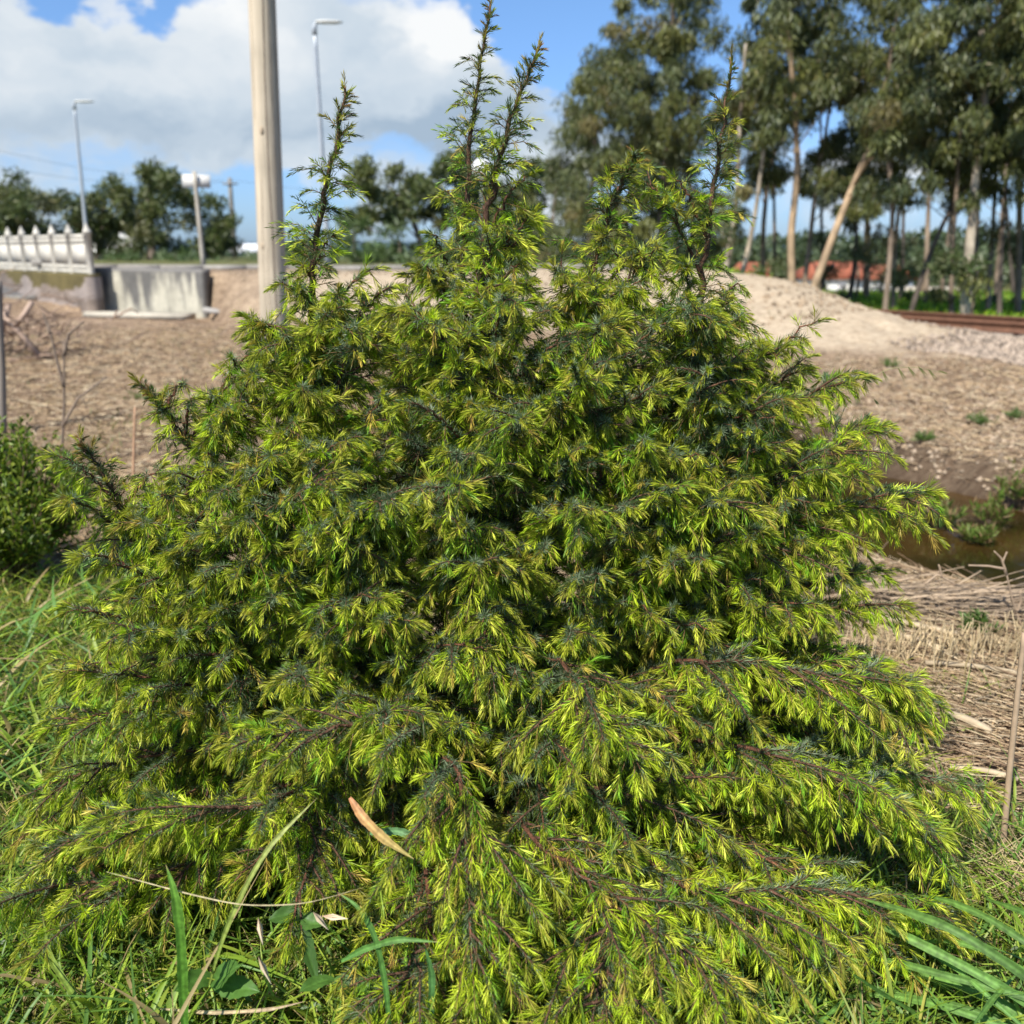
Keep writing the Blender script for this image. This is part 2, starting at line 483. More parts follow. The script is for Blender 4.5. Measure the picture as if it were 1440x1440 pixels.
def shoot_needles(buf, wood, S, A, Ls, n, rng, tone=None, nl=0.020, nw=0.0021, spread=(48, 14), old=False, stem_r=0.0009, mat_=None):
    """S (m,3) starts, A (m,3) axes, Ls (m,) shoot lengths -> n needles each"""
    m = len(S)
    if m == 0: return
    s = (np.arange(n)[None] + rng.random((m, n))) / n
    az = np.arange(n)[None] * 2.39996 + rng.random((m, 1)) * 6.28 + rng.normal(0, 0.3, (m, n))
    droop = 0.0 if old else 0.28
    base = S[:, None] + A[:, None] * (s * Ls[:, None])[..., None] + DOWN * ((s ** 2) * Ls[:, None] * droop)[..., None]
    ax = nrm(A[:, None] + DOWN * (2 * s * droop)[..., None])
    p = perp(A)[:, None]; q = np.cross(A[:, None], p)
    rad = p * np.cos(az)[..., None] + q * np.sin(az)[..., None]
    ang = np.radians(spread[0] + (spread[1] - spread[0]) * s + rng.normal(0, 7, (m, n)))
    D = nrm(ax * np.cos(ang)[..., None] + rad * np.sin(ang)[..., None])
    rad = nrm(rad - D * (rad * D).sum(-1, keepdims=True))
    ln = nl * (0.75 + 0.5 * rng.random((m, n))) * (0.75 + 0.4 * np.sin(np.pi * np.clip(s * 0.9 + 0.1, 0, 1)))
    if old:
        w = rng.random((m, n, 1)) ** 2; c1 = C_OLD * (1 - w) + C_OLD2 * w
        c1 = c1 * (0.7 + 0.6 * rng.random((m, 1, 1))); c0 = c1 * 0.75
    else:
        k = rng.choice(len(C_NEW), m, p=P_NEW)
        cc = C_NEW[k][:, None] * (0.72 + 0.72 * rng.random((m, 1, 1))) * (0.8 + 0.4 * rng.random((m, n, 1)))
        if tone is not None:
            cc = cc * (1 - tone[:, None, None]) + C_BUD * tone[:, None, None]
        if mat_ is not None:
            cc = np.where(mat_[:, None, None], (C_MAT if old != 'brown' else np.array([0.10, 0.085, 0.03])) * (0.6 + 0.9 * rng.random((m, 1, 1))), cc)
        c1 = cc
        c0 = cc * 0.62 + np.array([0.16, 0.115, 0.02]) * (0.05 + 0.6 * rng.random((m, 1, 1)) ** 3)
    kites(buf, base.reshape(-1, 3), D.reshape(-1, 3), rad.reshape(-1, 3), ln.ravel(),
          nw * (0.8 + 0.4 * rng.random(m * n)), c0.reshape(-1, 3), np.broadcast_to(c1, (m, n, 3)).reshape(-1, 3), mid=0.38)
    if wood is not None and not old:
        Q = S + A * Ls[:, None] + DOWN * (Ls * droop)[:, None]
        prisms(wood, S, Q, stem_r, stem_r * 0.6, np.array([0.17, 0.15, 0.04]))


def bez(P0, P1, P2, P3, t):
    t = t[:, None]
    return (1 - t) ** 3 * P0 + 3 * (1 - t) ** 2 * t * P1 + 3 * (1 - t) * t * t * P2 + t ** 3 * P3


def samp(curve, u):
    """positions and tangents on a polyline at u in 0..1"""
    n = len(curve) - 1
    x = np.clip(u, 0, 1) * n; i = np.minimum(x.astype(int), n - 1); f = (x - i)[:, None]
    return curve[i] * (1 - f) + curve[i + 1] * f, nrm(curve[i + 1] - curve[i])


C_MAT = np.array([0.055, 0.105, 0.025])


def foliate(leafb, woodb, curve, rng, u0=0.2, spacing=0.019, size=1.0, up_leader=False, dens=1.0, nn=30, mature=0.0):
    """brush-like needle shoots set along a twig: each branchlet is one long brush with a few short side brushes"""
    seg = np.linalg.norm(np.diff(curve, axis=0), axis=1); L = seg.sum()
    B = max(3, int(L * (1 - u0) / spacing * dens))
    u = u0 + (1 - u0) * (np.arange(B) + rng.random(B)) / B
    P, T = samp(curve, u)
    rem = (1 - u) * L
    side = perp(T)
    upv = nrm(np.cross(side, T)); upv = upv * np.sign(upv[:, 2:3] + 1e-6)
    sgn = np.where(np.arange(B) % 2 == 0, 1.0, -1.0)
    if up_leader:
        az = rng.random(B) * 6.283
        rad = side * np.cos(az)[:, None] + upv * np.sin(az)[:, None]
        a = np.radians(rng.uniform(30, 62, B))
        l = (0.014 + 0.16 * rem) * rng.uniform(0.3, 1.35, B)
        l = np.minimum(l, 0.16 * rng.uniform(0.25, 1.1, B))
        dr = 0.20 + 0.25 * sm(0.1, 0.4, rem)
    else:
        ph = np.radians(rng.normal(90, 46, B))
        rad = upv * np.cos(ph)[:, None] + side * (sgn * np.sin(ph))[:, None]
        a = np.radians(rng.uniform(32, 70, B))
        l = (0.030 + 0.050 * np.minimum(rem / 0.20, 1)) * rng.uniform(0.55, 1.45, B) * size
        dr = 0.15 + 0.45 * rng.random(B)
    D = nrm(T * np.cos(a)[:, None] + rad * np.sin(a)[:, None] + (0 if up_leader else 1) * DOWN * rng.uniform(0, 0.55, B)[:, None])

    def q(s):
        return P + D * (l * s)[:, None] + DOWN * (l * s ** 2 * dr)[:, None]
    one = np.ones(B)
    for k in range(2):
        prisms(woodb, q(one * k / 2), q(one * (k + 1) / 2), 0.0013 - 0.0003 * k, 0.0010 - 0.0003 * k, np.array([0.15, 0.085, 0.035]))
    tipness = np.clip(1 - rem / (0.55 if up_leader else 0.06), 0, 1)
    tone = np.clip(tipness * rng.uniform(0.5, 1.3, B), 0, 1) * (1.0 if up_leader else 0.55)
    tone = np.maximum(tone, (rng.random(B) < 0.05) * 0.5)
    # old base part of long branchlets, then the fresh brush
    s_new = np.where(l > 0.055, rng.uniform(0.25, 0.5, B), 0.08)
    base = q(s_new); ax = nrm(q(np.minimum(s_new + 0.15, 1)) - base); ln = l * (1 - s_new)
    short = ln < 0.028
    for sel, n_ in ((short, int(nn * 0.62)), (~short, nn)):
        if sel.any():
            bud = up_leader and n_ < nn
            shoot_needles(leafb, None, base[sel], ax[sel], ln[sel], n_, rng, tone=tone[sel], nl=0.0135 if bud else (0.017 if up_leader else 0.0255), nw=0.0021,
                          spread=(34, 6) if bud else (45, 11), mat_=rng.random(int(sel.sum())) < (mature if not up_leader else 0.5))
    lg = l > 0.055
    if lg.any():
        v = base - q(one * 0.02)
        shoot_needles(leafb, None, q(one * 0.02)[lg], nrm(v)[lg], np.linalg.norm(v, axis=1)[lg], 9, rng, nl=0.014, nw=0.0016, spread=(70, 50), old=True)
    # side brushes
    m = np.clip((l / 0.022).astype(int) - 1, 0, 7)
    idx = np.repeat(np.arange(B), m)
    if len(idx):
        loc = np.concatenate([np.arange(k) for k in m])
        s = 0.22 + 0.62 * (loc + rng.random(len(idx))) / m[idx]
        li, dri = l[idx], (dr[idx])
        Pd = P[idx] + D[idx] * (li * s)[:, None] + DOWN * (li * s ** 2 * dri)[:, None]
        Td = nrm(D[idx] + DOWN * (2 * s * dri)[:, None])
        hs = perp(Td); sg = np.where(loc % 2 == 0, 1.0, -1.0)
        an = np.radians(rng.uniform(28, 52, len(idx)))
        Ad = nrm(Td * np.cos(an)[:, None] + hs * (sg * np.sin(an))[:, None] + DOWN * rng.uniform(0.0, 0.5, len(idx))[:, None])
        shoot_needles(leafb, woodb, Pd, Ad, rng.uniform(0.016, 0.036, len(idx)), int(nn * 0.7), rng, tone=tone[idx] * 0.9, nl=0.0165 if up_leader else 0.021, nw=0.002, spread=(44, 9),
                      mat_=rng.random(len(idx)) < (mature if not up_leader else 0.45))
    # old needles on the axis
    nb = max(2, int(L / 0.012))
    uu = np.linspace(0.10 if not up_leader else 0.3, 0.97, nb); PP, TT = samp(curve, uu)
    shoot_needles(leafb, None, PP, TT, np.full(nb, 0.015), 14, rng, nl=0.0165 if not up_leader else 0.013, nw=0.0017, spread=(74, 48), old=True)
    Pt, Tt = samp(curve, np.array([1.0, 0.985, 0.97]))
    shoot_needles(leafb, woodb, Pt, nrm(Tt + rng.normal(0, .12, Tt.shape)), np.full(3, 0.035), 24, rng,
                  tone=np.array([0.8, 0.6, 0.4]) if up_leader else np.array([0.4, 0.3, .2]), nl=0.016, nw=0.0018, spread=(34, 6))


YC = 2.38
root = empty('juniper_shrub', (0.0, YC, 0.0))
tag(root, 'large spreading juniper shrub with drooping yellow-green needle shoots and upright leaders', 'shrub')
BARKC = np.array([0.085, 0.042, 0.025])

LEAD = [
    ([(610, 1190), (520, 880), (446, 640), (440, 400), (462, 250), (485, 122)], [2.40, 2.33, 2.26, 2.24, 2.24, 2.24]),
    ([(668, 1190), (652, 800), (640, 560), (652, 350), (662, 180), (690, 2)], [2.45, 2.46, 2.48, 2.5, 2.5, 2.5]),
    ([(690, 1190), (690, 760), (668, 520), (688, 300), (712, 190), (757, 66)], [2.36, 2.26, 2.22, 2.22, 2.22, 2.22]),
    ([(715, 1190), (760, 780), (800, 540), (842, 345), (872, 265), (898, 215)], [2.38, 2.34, 2.32, 2.32, 2.32, 2.32]),
    ([(745, 1190), (880, 800), (960, 590), (990, 380), (1008, 235), (1028, 86)], [2.42, 2.40, 2.40, 2.42, 2.42, 2.42]),
    ([(640, 1190), (470, 900), (350, 740), (285, 650), (240, 590), (196, 538)], [2.40, 2.28, 2.2, 2.18, 2.16, 2.15]),
    ([(630, 1195), (410, 980), (255, 840), (190, 745), (150, 675), (112, 616)], [2.36, 2.2, 2.12, 2.08, 2.06, 2.05]),
]
LEADCURVES = []
rng = np.random.default_rng(5)
for pts, ys in LEAD:
    K = np.array([at(px, py, y) for (px, py), y in zip(pts, ys)])
    K[0] = np.array([K[0][0] * 0.35, YC + (K[0][1] - YC) * 0.4, 0.0])
    # catmull-rom
    t = np.linspace(0, len(K) - 1, 44); Kp = np.vstack([2 * K[0] - K[1], K, 2 * K[-1] - K[-2]])
    out = []
    for x in t:
        i = min(int(x), len(K) - 2); f = x - i
        p0, p1, p2, p3 = Kp[i], Kp[i + 1], Kp[i + 2], Kp[i + 3]
        out.append(0.5 * ((2 * p1) + (-p0 + p2) * f + (2 * p0 - 5 * p1 + 4 * p2 - p3) * f * f + (-p0 + 3 * p1 - 3 * p2 + p3) * f ** 3))
    c = np.array(out)
    c[2:-1] += rng.normal(0, 0.0035, c[2:-1].shape)
    LEADCURVES.append(c)
for k, c in enumerate(LEADCURVES):
    w = Buf(); lf = Buf()
    n = len(c); sl = np.linspace(0, 1, n)
    rad = 0.0125 * (1 - sl) ** 1.0 + 0.0026
    colr = BARKC[None] * (0.55 + 0.6 * sl[:, None]) * (0.8 + 0.4 * rng.random((n, 1)))
    tube(w, c, rad, colr, 7)
    low = k >= 5
    foliate(lf, w, c, rng, u0=0.34 if not low else 0.45, spacing=0.0095, size=1.0, up_leader=True, nn=22)
    # thin side twigs with short sparse foliage below the tip
    wo = w.build('upright_stem', M_BARK); adopt(wo, root)
    lo = lf.build('foliage', M_NEEDLE); lo.parent = wo


def sil(py):
    """left and right edge of the dense mass for a picture row"""
    L_ = np.interp(py, [380, 430, 480, 540, 600, 660, 720, 800, 900, 1000, 1100, 1200, 1300, 1400, 1500], [400, 340, 300, 280, 250, 165, 90, 95, 80, 60, 30, 0, 20, 130, 300])
    R_ = np.interp(py, [380, 430, 480, 540, 600, 660, 720, 800, 900, 1000, 1100, 1200, 1300, 1400, 1500], [960, 1130, 1120, 1170, 1215, 1190, 1270, 1190, 1210, 1300, 1370, 1330, 1330, 1240, 1150])
    return L_, R_


tips = []
# boughs whose tips break the outline
for px, py, Y in [(332, 448, 2.2), (292, 484, 2.15), (345, 515, 2.3), (258, 538, 2.2), (535, 470, 2.2), (545, 405, 2.3), (600, 372, 2.35),
                  (560, 440, 2.05), (745, 300, 2.25), (780, 380, 2.2), (925, 350, 2.2), (965, 372, 2.25), (1040, 440, 2.35), (1180, 640, 2.3), (1262, 722, 2.3), (1250, 802, 2.2), (1262, 850, 2.1),
                  (1310, 975, 1.95), (1300, 1025, 1.9), (1330, 1165, 1.85), (1290, 1370, 1.58),
                  (1060, 520, 2.2), (1120, 560, 2.15), (1000, 470, 2.3), (905, 255, 2.4), (945, 250, 2.4),
                  (78, 640, 2.0), (85, 700, 1.98), (110, 780, 1.95), (95, 860, 1.9), (85, 945, 1.85), (62, 1025, 1.85), (30, 1120, 1.8), (15, 1190, 1.8), (60, 1300, 1.66), (225, 660, 2.05), (205, 735, 1.95), (150, 905, 1.8), (400, 1330, 1.5), (330, 1240, 1.6), (200, 1290, 1.62)]:
    tips.append((px, py, Y))
# boughs over the front of the mass
fr = np.random.default_rng(21)
cand = []
tries = 0
while len(cand) < 42 and tries < 9000:
    tries += 1
    py = fr.uniform(430, 1500)
    l_, r_ = sil(py)
    s = fr.uniform(-0.86, 0.86)
    px = (l_ + r_) / 2 + s * (r_ - l_) / 2
    if py > 1290 and px < 520: continue
    hw = (r_ - l_) / 2 / FPX * 2.2
    Y = YC - 0.66 * hw * math.sqrt(1 - s * s) * (0.75 + 0.25 * fr.random())
    if py > 1330: Y = min(Y, 1.55)
    if at(px, py, Y)[2] < 0.10: Y = on_z(px, py, 0.12)[1]
    dmin = 100
    if all(math.hypot(px - a, (py - b)) > dmin for a, b, _ in cand):
        cand.append((px, py, Y))
tips += cand
print('boughs', len(tips), 'front', len(cand))


def start_for(tip):
    best = None
    for c in LEADCURVES:
        r = np.hypot(c[:, 0] - tip[0], c[:, 1] - tip[1])
        slope = np.interp(tip[2], [0.1, 0.5, 1.0, 1.6], [0.05, 0.50, 1.0, 1.5])
        want = np.maximum(tip[2] - slope * r, 0.04 + 0.2 * r)
        e = np.abs(c[:, 2] - want) + 0.30 * r + (c[:, 2] > tip[2]) * 5
        i = int(np.argmin(e))
        if best is None or e[i] < best[0]: best = (e[i], c[i])
    return best[1]


def make_bough(tip, rng, nn=28, dens=1.0, wood=None, leaf=None, spacing=0.017, sz=1.0, way=None, mature=0.06):
    P0 = start_for(tip if way is None else way)
    ch = tip - P0; upf = np.array([0, 0, 1.0]); L = np.linalg.norm(ch)
    sag = 0.10 + 0.08 * rng.random()
    side = perp(ch[None])[0] * rng.normal(0, 0.05) * L
    upf = np.array([0, 0, 1.0])
    c = bez(P0, P0 + ch * 0.35 + upf * L * sag * 0.6 + side, P0 + ch * 0.72 + upf * L * sag * 1.2 + side, tip, np.linspace(0, 1, 26))
    if way is not None:
        d2 = nrm((tip - way)[None])[0]; l2 = np.linalg.norm(tip - way)
        c = np.concatenate([bez(P0, P0 + (way - P0) * 0.4 + upf * 0.03, way - d2 * 0.10, way, np.linspace(0, 1, 10))[:-1],
                            bez(way, way + d2 * l2 * 0.35 + upf * l2 * 0.05, way + d2 * l2 * 0.7 + upf * l2 * 0.07, tip, np.linspace(0, 1, 17))])
    c[3:-1] += rng.normal(0, 0.0025, c[3:-1].shape)
    w = wood or Buf(); lf = leaf or Buf()
    sl = np.linspace(0, 1, 26)
    tube(w, c, 0.0042 * (0.6 + 0.5 * min(L, 1.2)) * (1 - sl) ** 0.8 + 0.0014,
         BARKC[None] * np.array([1.15, 0.95, 0.85]) * (0.6 + 0.7 * sl[:, None]) * (0.8 + 0.4 * rng.random((26, 1))), 6)
    u0 = 0.2 if L > 0.5 else 0.1
    foliate(lf, w, c, rng, u0=u0, spacing=spacing, size=sz * float(np.clip(0.65 + 0.5 * L, 0.75, 1.2)), dens=dens, nn=nn, mature=mature)
    # sub-boughs on the long ones
    if L > 0.20:
        for u in np.arange(0.28, 0.90, max(0.045, 0.042 / L)):
            p, t = samp(c, np.array([u])); p = p[0]; t = t[0]
            sd = perp(t[None])[0] * (1 if rng.random() < 0.5 else -1)
            l2 = (0.10 + 0.24 * (1 - u)) * float(np.clip(L, 0.42, 1.0)) * rng.uniform(0.6, 1.2)
            d = nrm(t * 0.75 + sd * rng.uniform(0.4, 1.0) + np.array([0, 0, rng.uniform(-0.3, 0.35)]))
            c2 = bez(p, p + d * l2 * 0.35, p + d * l2 * 0.7 + upf * l2 * 0.02, p + d * l2 + DOWN * l2 * 0.12, np.linspace(0, 1, 12))
            s2 = np.linspace(0, 1, 12)
            tube(w, c2, 0.0024 * (1 - s2) + 0.0011, BARKC * 1.0, 5)
            foliate(lf, w, c2, rng, u0=0.12, spacing=spacing, size=0.8 * sz, dens=dens, nn=nn, mature=mature)
    return w, lf


WAYS = [((840, 1108, 1.80), (1395, 1108, 1.95)), ((985, 1252, 1.62), (1355, 1286, 1.72)), ((760, 1192, 1.66), (1060, 1425, 1.42)), ((1000, 930, 1.92), (1325, 992, 1.95)),
        ((585, 1022, 1.78), (335, 1045, 1.66)), ((648, 1112, 1.62), (668, 1385, 1.42)), ((345, 1135, 1.68), (60, 1195, 1.70)), ((200, 1240, 1.68), (5, 1262, 1.66)),
        ((800, 942, 1.84), (905, 1090, 1.66)), ((960, 600, 2.34), (1152, 450, 2.3)), ((1040, 610, 2.28), (1204, 532, 2.26)), ((1075, 690, 2.2), (1240, 598, 2.2)), ((1050, 760, 2.15), (1302, 690, 2.15)),
        ((600, 1330, 1.55), (560, 1450, 1.42)), ((860, 1300, 1.55), (850, 1470, 1.40)), ((1080, 1060, 1.8), (1330, 1180, 1.8)), ((300, 920, 1.95), (75, 960, 1.88)), ((680, 800, 1.95), (690, 990, 1.78))]
allt = [(at(*t), None) for t in tips] + [(at(*b_), at(*a_)) for a_, b_ in WAYS]
allt = allt[-98:] if len(allt) > 98 else allt
for k, (tp, wy) in enumerate(allt):
    r_ = np.random.default_rng(100 + k)
    w, lf = make_bough(tp, r_, nn=28, way=wy)
    wo = w.build('bough', M_BARK); adopt(wo, root)
    lo = lf.build('foliage', M_NEEDLE); lo.parent = wo
# back and inside boughs: one mass, dark older needles also painting inner shade
wb = Buf(); lb = Buf(); rb = np.random.default_rng(77)
for k in range(72):
    ang = rb.uniform(-0.35, math.pi + 0.35); z = rb.uniform(0.15, 1.35)
    rr = np.interp(z, [0, 0.4, 0.8, 1.2, 1.5], [1.2, 1.12, 0.95, 0.62, 0.30]) * rb.uniform(0.7, 0.95)
    tip = np.array([0.02 + rr * math.cos(ang), YC + 0.08 + rr * 0.85 * math.sin(ang), z])
    make_bough(tip, rb, nn=12, dens=0.8, wood=wb, leaf=lb, spacing=0.027, mature=0.8)
for k in range(130):
    py = rb.uniform(420, 1330) ** 1.0; l_, r_ = sil(py); s = rb.uniform(-0.88, 0.88)
    hw = (r_ - l_) / 2 / FPX * 2.25
    Y = YC - rb.uniform(0.25, 0.62) * hw * math.sqrt(1 - s * s)
    if py > 1250 and (l_ + r_) / 2 + s * (r_ - l_) / 2 < 520: continue
    tip = at((l_ + r_) / 2 + s * (r_ - l_) / 2, py, Y)
    if tip[2] < 0.12: continue
    make_bough(tip, rb, nn=15, dens=0.75, wood=wb, leaf=lb, spacing=0.027, mature=0.85)
nfr = 0; pts_used = []
for k in range(4000):
    if nfr >= 105: break
    py = rb.uniform(400, 1400); l_, r_ = sil(py); s = rb.uniform(-0.92, 0.92)
    px = (l_ + r_) / 2 + s * (r_ - l_) / 2
    if py > 1270 and px < 520: continue
    if any(math.hypot(px - a_, py - b_) < 52 for a_, b_ in pts_used): continue
    hw = (r_ - l_) / 2 / FPX * 2.25
    tip = at(px, py, YC - rb.uniform(0.45, 0.66) * hw * math.sqrt(1 - s * s))
    if tip[2] < 0.12: continue
    pts_used.append((px, py)); nfr += 1
    make_bough(tip, rb, nn=24, wood=wb, leaf=lb, spacing=0.0195, mature=0.15)
for k in range(60):
    py = rb.uniform(440, 900); l_, r_ = sil(py); s = rb.uniform(-0.8, 0.8)
    make_bough(at((l_ + r_) / 2 + s * (r_ - l_) / 2, py, YC + rb.uniform(-0.15, 0.1)), rb, nn=15, dens=0.8, wood=wb, leaf=lb, spacing=0.026, mature=0.65)
for (px, py, Y) in [(395, 398, 2.2), (505, 392, 2.22), (372, 455, 2.15), (525, 448, 2.2), (430, 500, 2.1), (590, 440, 2.25), (625, 385, 2.4), (735, 335, 2.2), (748, 395, 2.15), (600, 492, 2.15), (700, 455, 2.1), (782, 430, 2.2),
                    (838, 395, 2.2), (905, 392, 2.2), (870, 455, 2.15), (930, 432, 2.2), (1020, 425, 2.3), (1062, 480, 2.25), (945, 520, 2.15), (1000, 565, 2.15), (800, 520, 2.1), (720, 560, 2.05), (640, 560, 2.15), (560, 560, 2.15),
                    (482, 560, 2.1), (402, 552, 2.1), (332, 575, 2.1), (450, 620, 2.05), (540, 640, 2.0), (620, 630, 2.0), (380, 640, 2.0), (300, 660, 2.0), (760, 610, 2.0), (860, 590, 2.05), (350, 500, 2.15), (540, 500, 2.2), (460, 440, 2.1),
                    (1090, 610, 2.2), (1130, 520, 2.3), (690, 400, 2.1), (660, 480, 2.1), (820, 470, 2.25), (980, 470, 2.3), (230, 700, 1.98), (330, 740, 1.95), (250, 790, 1.95), (500, 700, 1.95), (900, 650, 2.0), (1000, 660, 2.05), (1100, 700, 2.1),
                    (180, 840, 1.95), (300, 860, 1.9), (420, 760, 1.92), (610, 330, 2.42), (748, 300, 2.22), (588, 372, 2.4), (700, 335, 2.2), (640, 300, 2.48), (625, 268, 2.5), (742, 248, 2.22), (852, 332, 2.3), (908, 348, 2.3), (470, 330, 2.24), (425, 372, 2.22), (1040, 400, 2.38), (730, 370, 2.15), (650, 350, 2.4), 
                    (1180, 760, 2.1), (1150, 850, 2.0), (352, 450, 2.15), (405, 470, 2.1), (425, 545, 2.05), (382, 522, 2.08), (350, 560, 2.1), (415, 590, 2.02), (300, 600, 2.05), (270, 560, 2.1), (560, 470, 2.2), (640, 420, 2.2), (800, 400, 2.2), (760, 480, 2.1), (880, 520, 2.15), (690, 520, 2.1), (610, 560, 2.05), (1060, 560, 2.2)]:
    make_bough(at(px, py, Y), rb, nn=26, wood=wb, leaf=lb, sz=1.15, spacing=0.0135)
wo = wb.build('inner_boughs', M_BARK); adopt(wo, root); tag(wo, kind='stuff')
lo = lb.build('foliage', M_NEEDLE); lo.parent = wo; tag(lo, kind='stuff')
print('inner needles', lb.n // 4)

# ---------------------------------------------------------------- small growth helpers
GR = np.random.default_rng(303)


def rnd_dirs(n, rng, zmin=-1, zmax=1):
    z = rng.uniform(zmin, zmax, n); a = rng.random(n) * 6.283; r = np.sqrt(1 - z * z)
    return np.stack([r * np.cos(a), r * np.sin(a), z], 1)


def grass_patch(name, label, pts, Lr, Wr, cols, dry=0.12, seg=4, parent=None, lie=0.5, rng=GR, mat_=None):
    n = len(pts)
    b = Buf()
    up = nrm(np.stack([rng.normal(0, 0.35, n), rng.normal(0, 0.35, n), np.ones(n)], 1))
    a = rng.random(n) * 6.283
    bend = np.stack([np.cos(a), np.sin(a), rng.uniform(-0.5, 0.25, n)], 1) * rng.uniform(0.2, 1.0, (n, 1)) * lie * 1.6
    L = rng.uniform(Lr[0], Lr[1], n) * (0.6 + 0.4 * rng.random(n)); W = rng.uniform(Wr[0], Wr[1], n)
    k = rng.integers(0, len(cols), n); c = np.array(cols)[k] * rng.uniform(0.7, 1.3, (n, 1))
    d = rng.random(n) < dry
    c[d] = np.array([0.42, 0.32, 0.15]) * rng.uniform(0.6, 1.2, (d.sum(), 1))
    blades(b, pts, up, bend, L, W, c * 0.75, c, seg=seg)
    return b


GC = [(0.20, 0.27, 0.03), (0.30, 0.35, 0.045), (0.13, 0.22, 0.035), (0.40, 0.38, 0.08), (0.24, 0.31, 0.035)]


def ground_pts(n, xr, yr, rng, f=None, dens_pow=1.0):
    """points on the terrain, thinner with distance; f(x,y) is the acceptance"""
    out = []
    tot = 0
    while tot < n:
        m = 60000
        u = rng.random(m)
        y = yr[0] * (yr[1] / yr[0]) ** u
        x = rng.uniform(xr[0], xr[1], m) * (y / yr[1] if xr[0] < -9 or xr[1] > 9 else 1)
        ok = np.ones(m, bool)
        if f is not None: ok = rng.random(m) < f(x, y)
        x, y = x[ok], y[ok]
        out.append(np.stack([x, y], 1)); tot += len(x)
        if len(out) > 60: break
    p = np.concatenate(out)[:n]
    return np.concatenate([p, hgt(p[:, 0], p[:, 1])[:, None]], 1)


def gmask(x, y):
    e = green_edge(x)
    g = 1 - sm(-0.45, 0.35, y - e + (fbm(x * 1.3, y * 1.3, 20) - 0.5) * 2.2)
    return g * (ditch_dist(x, y) > 1.3)


# short turf, long blades
pts = ground_pts(60000, (-3.4, 3.2), (1.05, 5.0), GR, lambda x, y: gmask(x, y) * (0.35 + 0.65 * fbm(x * 3, y * 3, 31)))
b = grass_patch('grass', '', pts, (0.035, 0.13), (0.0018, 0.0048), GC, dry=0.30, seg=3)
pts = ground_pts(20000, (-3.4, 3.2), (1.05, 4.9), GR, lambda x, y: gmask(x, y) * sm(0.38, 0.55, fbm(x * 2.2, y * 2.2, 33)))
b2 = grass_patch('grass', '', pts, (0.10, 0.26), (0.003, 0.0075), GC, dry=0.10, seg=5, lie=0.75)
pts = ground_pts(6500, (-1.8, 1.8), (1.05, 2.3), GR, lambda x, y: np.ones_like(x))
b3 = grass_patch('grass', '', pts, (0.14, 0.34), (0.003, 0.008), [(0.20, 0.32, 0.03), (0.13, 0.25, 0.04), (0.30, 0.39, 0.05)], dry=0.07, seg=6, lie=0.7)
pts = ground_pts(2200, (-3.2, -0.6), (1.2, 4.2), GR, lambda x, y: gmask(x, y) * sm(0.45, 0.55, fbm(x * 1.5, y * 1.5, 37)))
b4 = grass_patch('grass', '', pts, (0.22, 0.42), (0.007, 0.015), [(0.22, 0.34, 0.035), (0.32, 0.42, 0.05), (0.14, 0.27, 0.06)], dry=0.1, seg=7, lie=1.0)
for q in (b2, b3, b4):
    # each buffer keeps its own vertex numbers
    off = 0
    for v, c, f in zip(q.v, q.c, q.f4): b.add(v, c, None, f - off); off += len(v)
# matted dry wisps in the turf
pts = ground_pts(9000, (-3.6, 3.2), (1.05, 5.2), GR, lambda x, y: gmask(x, y))
n = len(pts); a = GR.random(n) * 6.283; l = GR.uniform(0.03, 0.16, n)
d = np.stack([np.cos(a), np.sin(a), GR.normal(0, 0.12, n)], 1) * l[:, None]
P = pts + [0, 0, 0.02] + np.stack([GR.normal(0, .01, n)] * 3, 1)
prisms(b, P, P + d, 0.0011, 0.0006, np.array([[0.46, 0.36, 0.19]]) * GR.uniform(0.5, 1.1, (n, 1)))
tag(b.build('grass', M_GRASS), 'short green turf and long blades mixed with dry wisps around the shrub', 'grass', kind='stuff')

# weeds leaflets in the turf (clover like)
b = Buf()
pts = ground_pts(16000, (-3.4, 3.0), (1.05, 4.8), GR, lambda x, y: gmask(x, y) * sm(0.45, 0.6, fbm(x * 2.6, y * 2.6, 41)))
n = len(pts); D = rnd_dirs(n, GR, 0.0, 0.6); U = rnd_dirs(n, GR, 0.6, 1.0)
c = np.array([[0.09, 0.17, 0.03]]) * GR.uniform(0.6, 1.7, (n, 1))
kites(b, pts + [0, 0, 0.02] + np.stack([np.zeros(n), np.zeros(n), GR.uniform(0, 0.05, n)], 1), D, U, GR.uniform(0.012, 0.03, n), GR.uniform(0.008, 0.016, n), c * 0.8, c, mid=0.5)
tag(b.build('ground_cover', M_GRASS), 'small low leaves growing through the turf', 'ground cover', kind='stuff')

# green ground beyond the rails under the trees
b = Buf()
def fargreen(x, y):
    rd = (x - RA[0]) * RN[0] + (y - RA[1]) * RN[1]
    return sm(1.7, 2.6, rd) * (x > 5) * sm(0.25, 0.5, fbm(x * .8, y * .8, 20) + 0.1)
pts = ground_pts(26000, (4, 26), (15, 38), GR, fargreen)
pts = pts[fargreen(pts[:, 0], pts[:, 1]) > 0.1]
n = len(pts); D = rnd_dirs(n, GR, 0.3, 1.0); U = rnd_dirs(n, GR, -0.3, 0.3)
c = np.array(GC)[GR.integers(0, 5, n)] * np.array([0.75, 1.0, 0.5]) * GR.uniform(0.6, 1.6, (n, 1))
kites(b, pts, D, U, GR.uniform(0.08, 0.28, n), GR.uniform(0.02, 0.07, n), c * 0.8, c)
tag(b.build('undergrowth', M_GRASS), 'green undergrowth below the tall trees beyond the railway', 'undergrowth', kind='stuff')

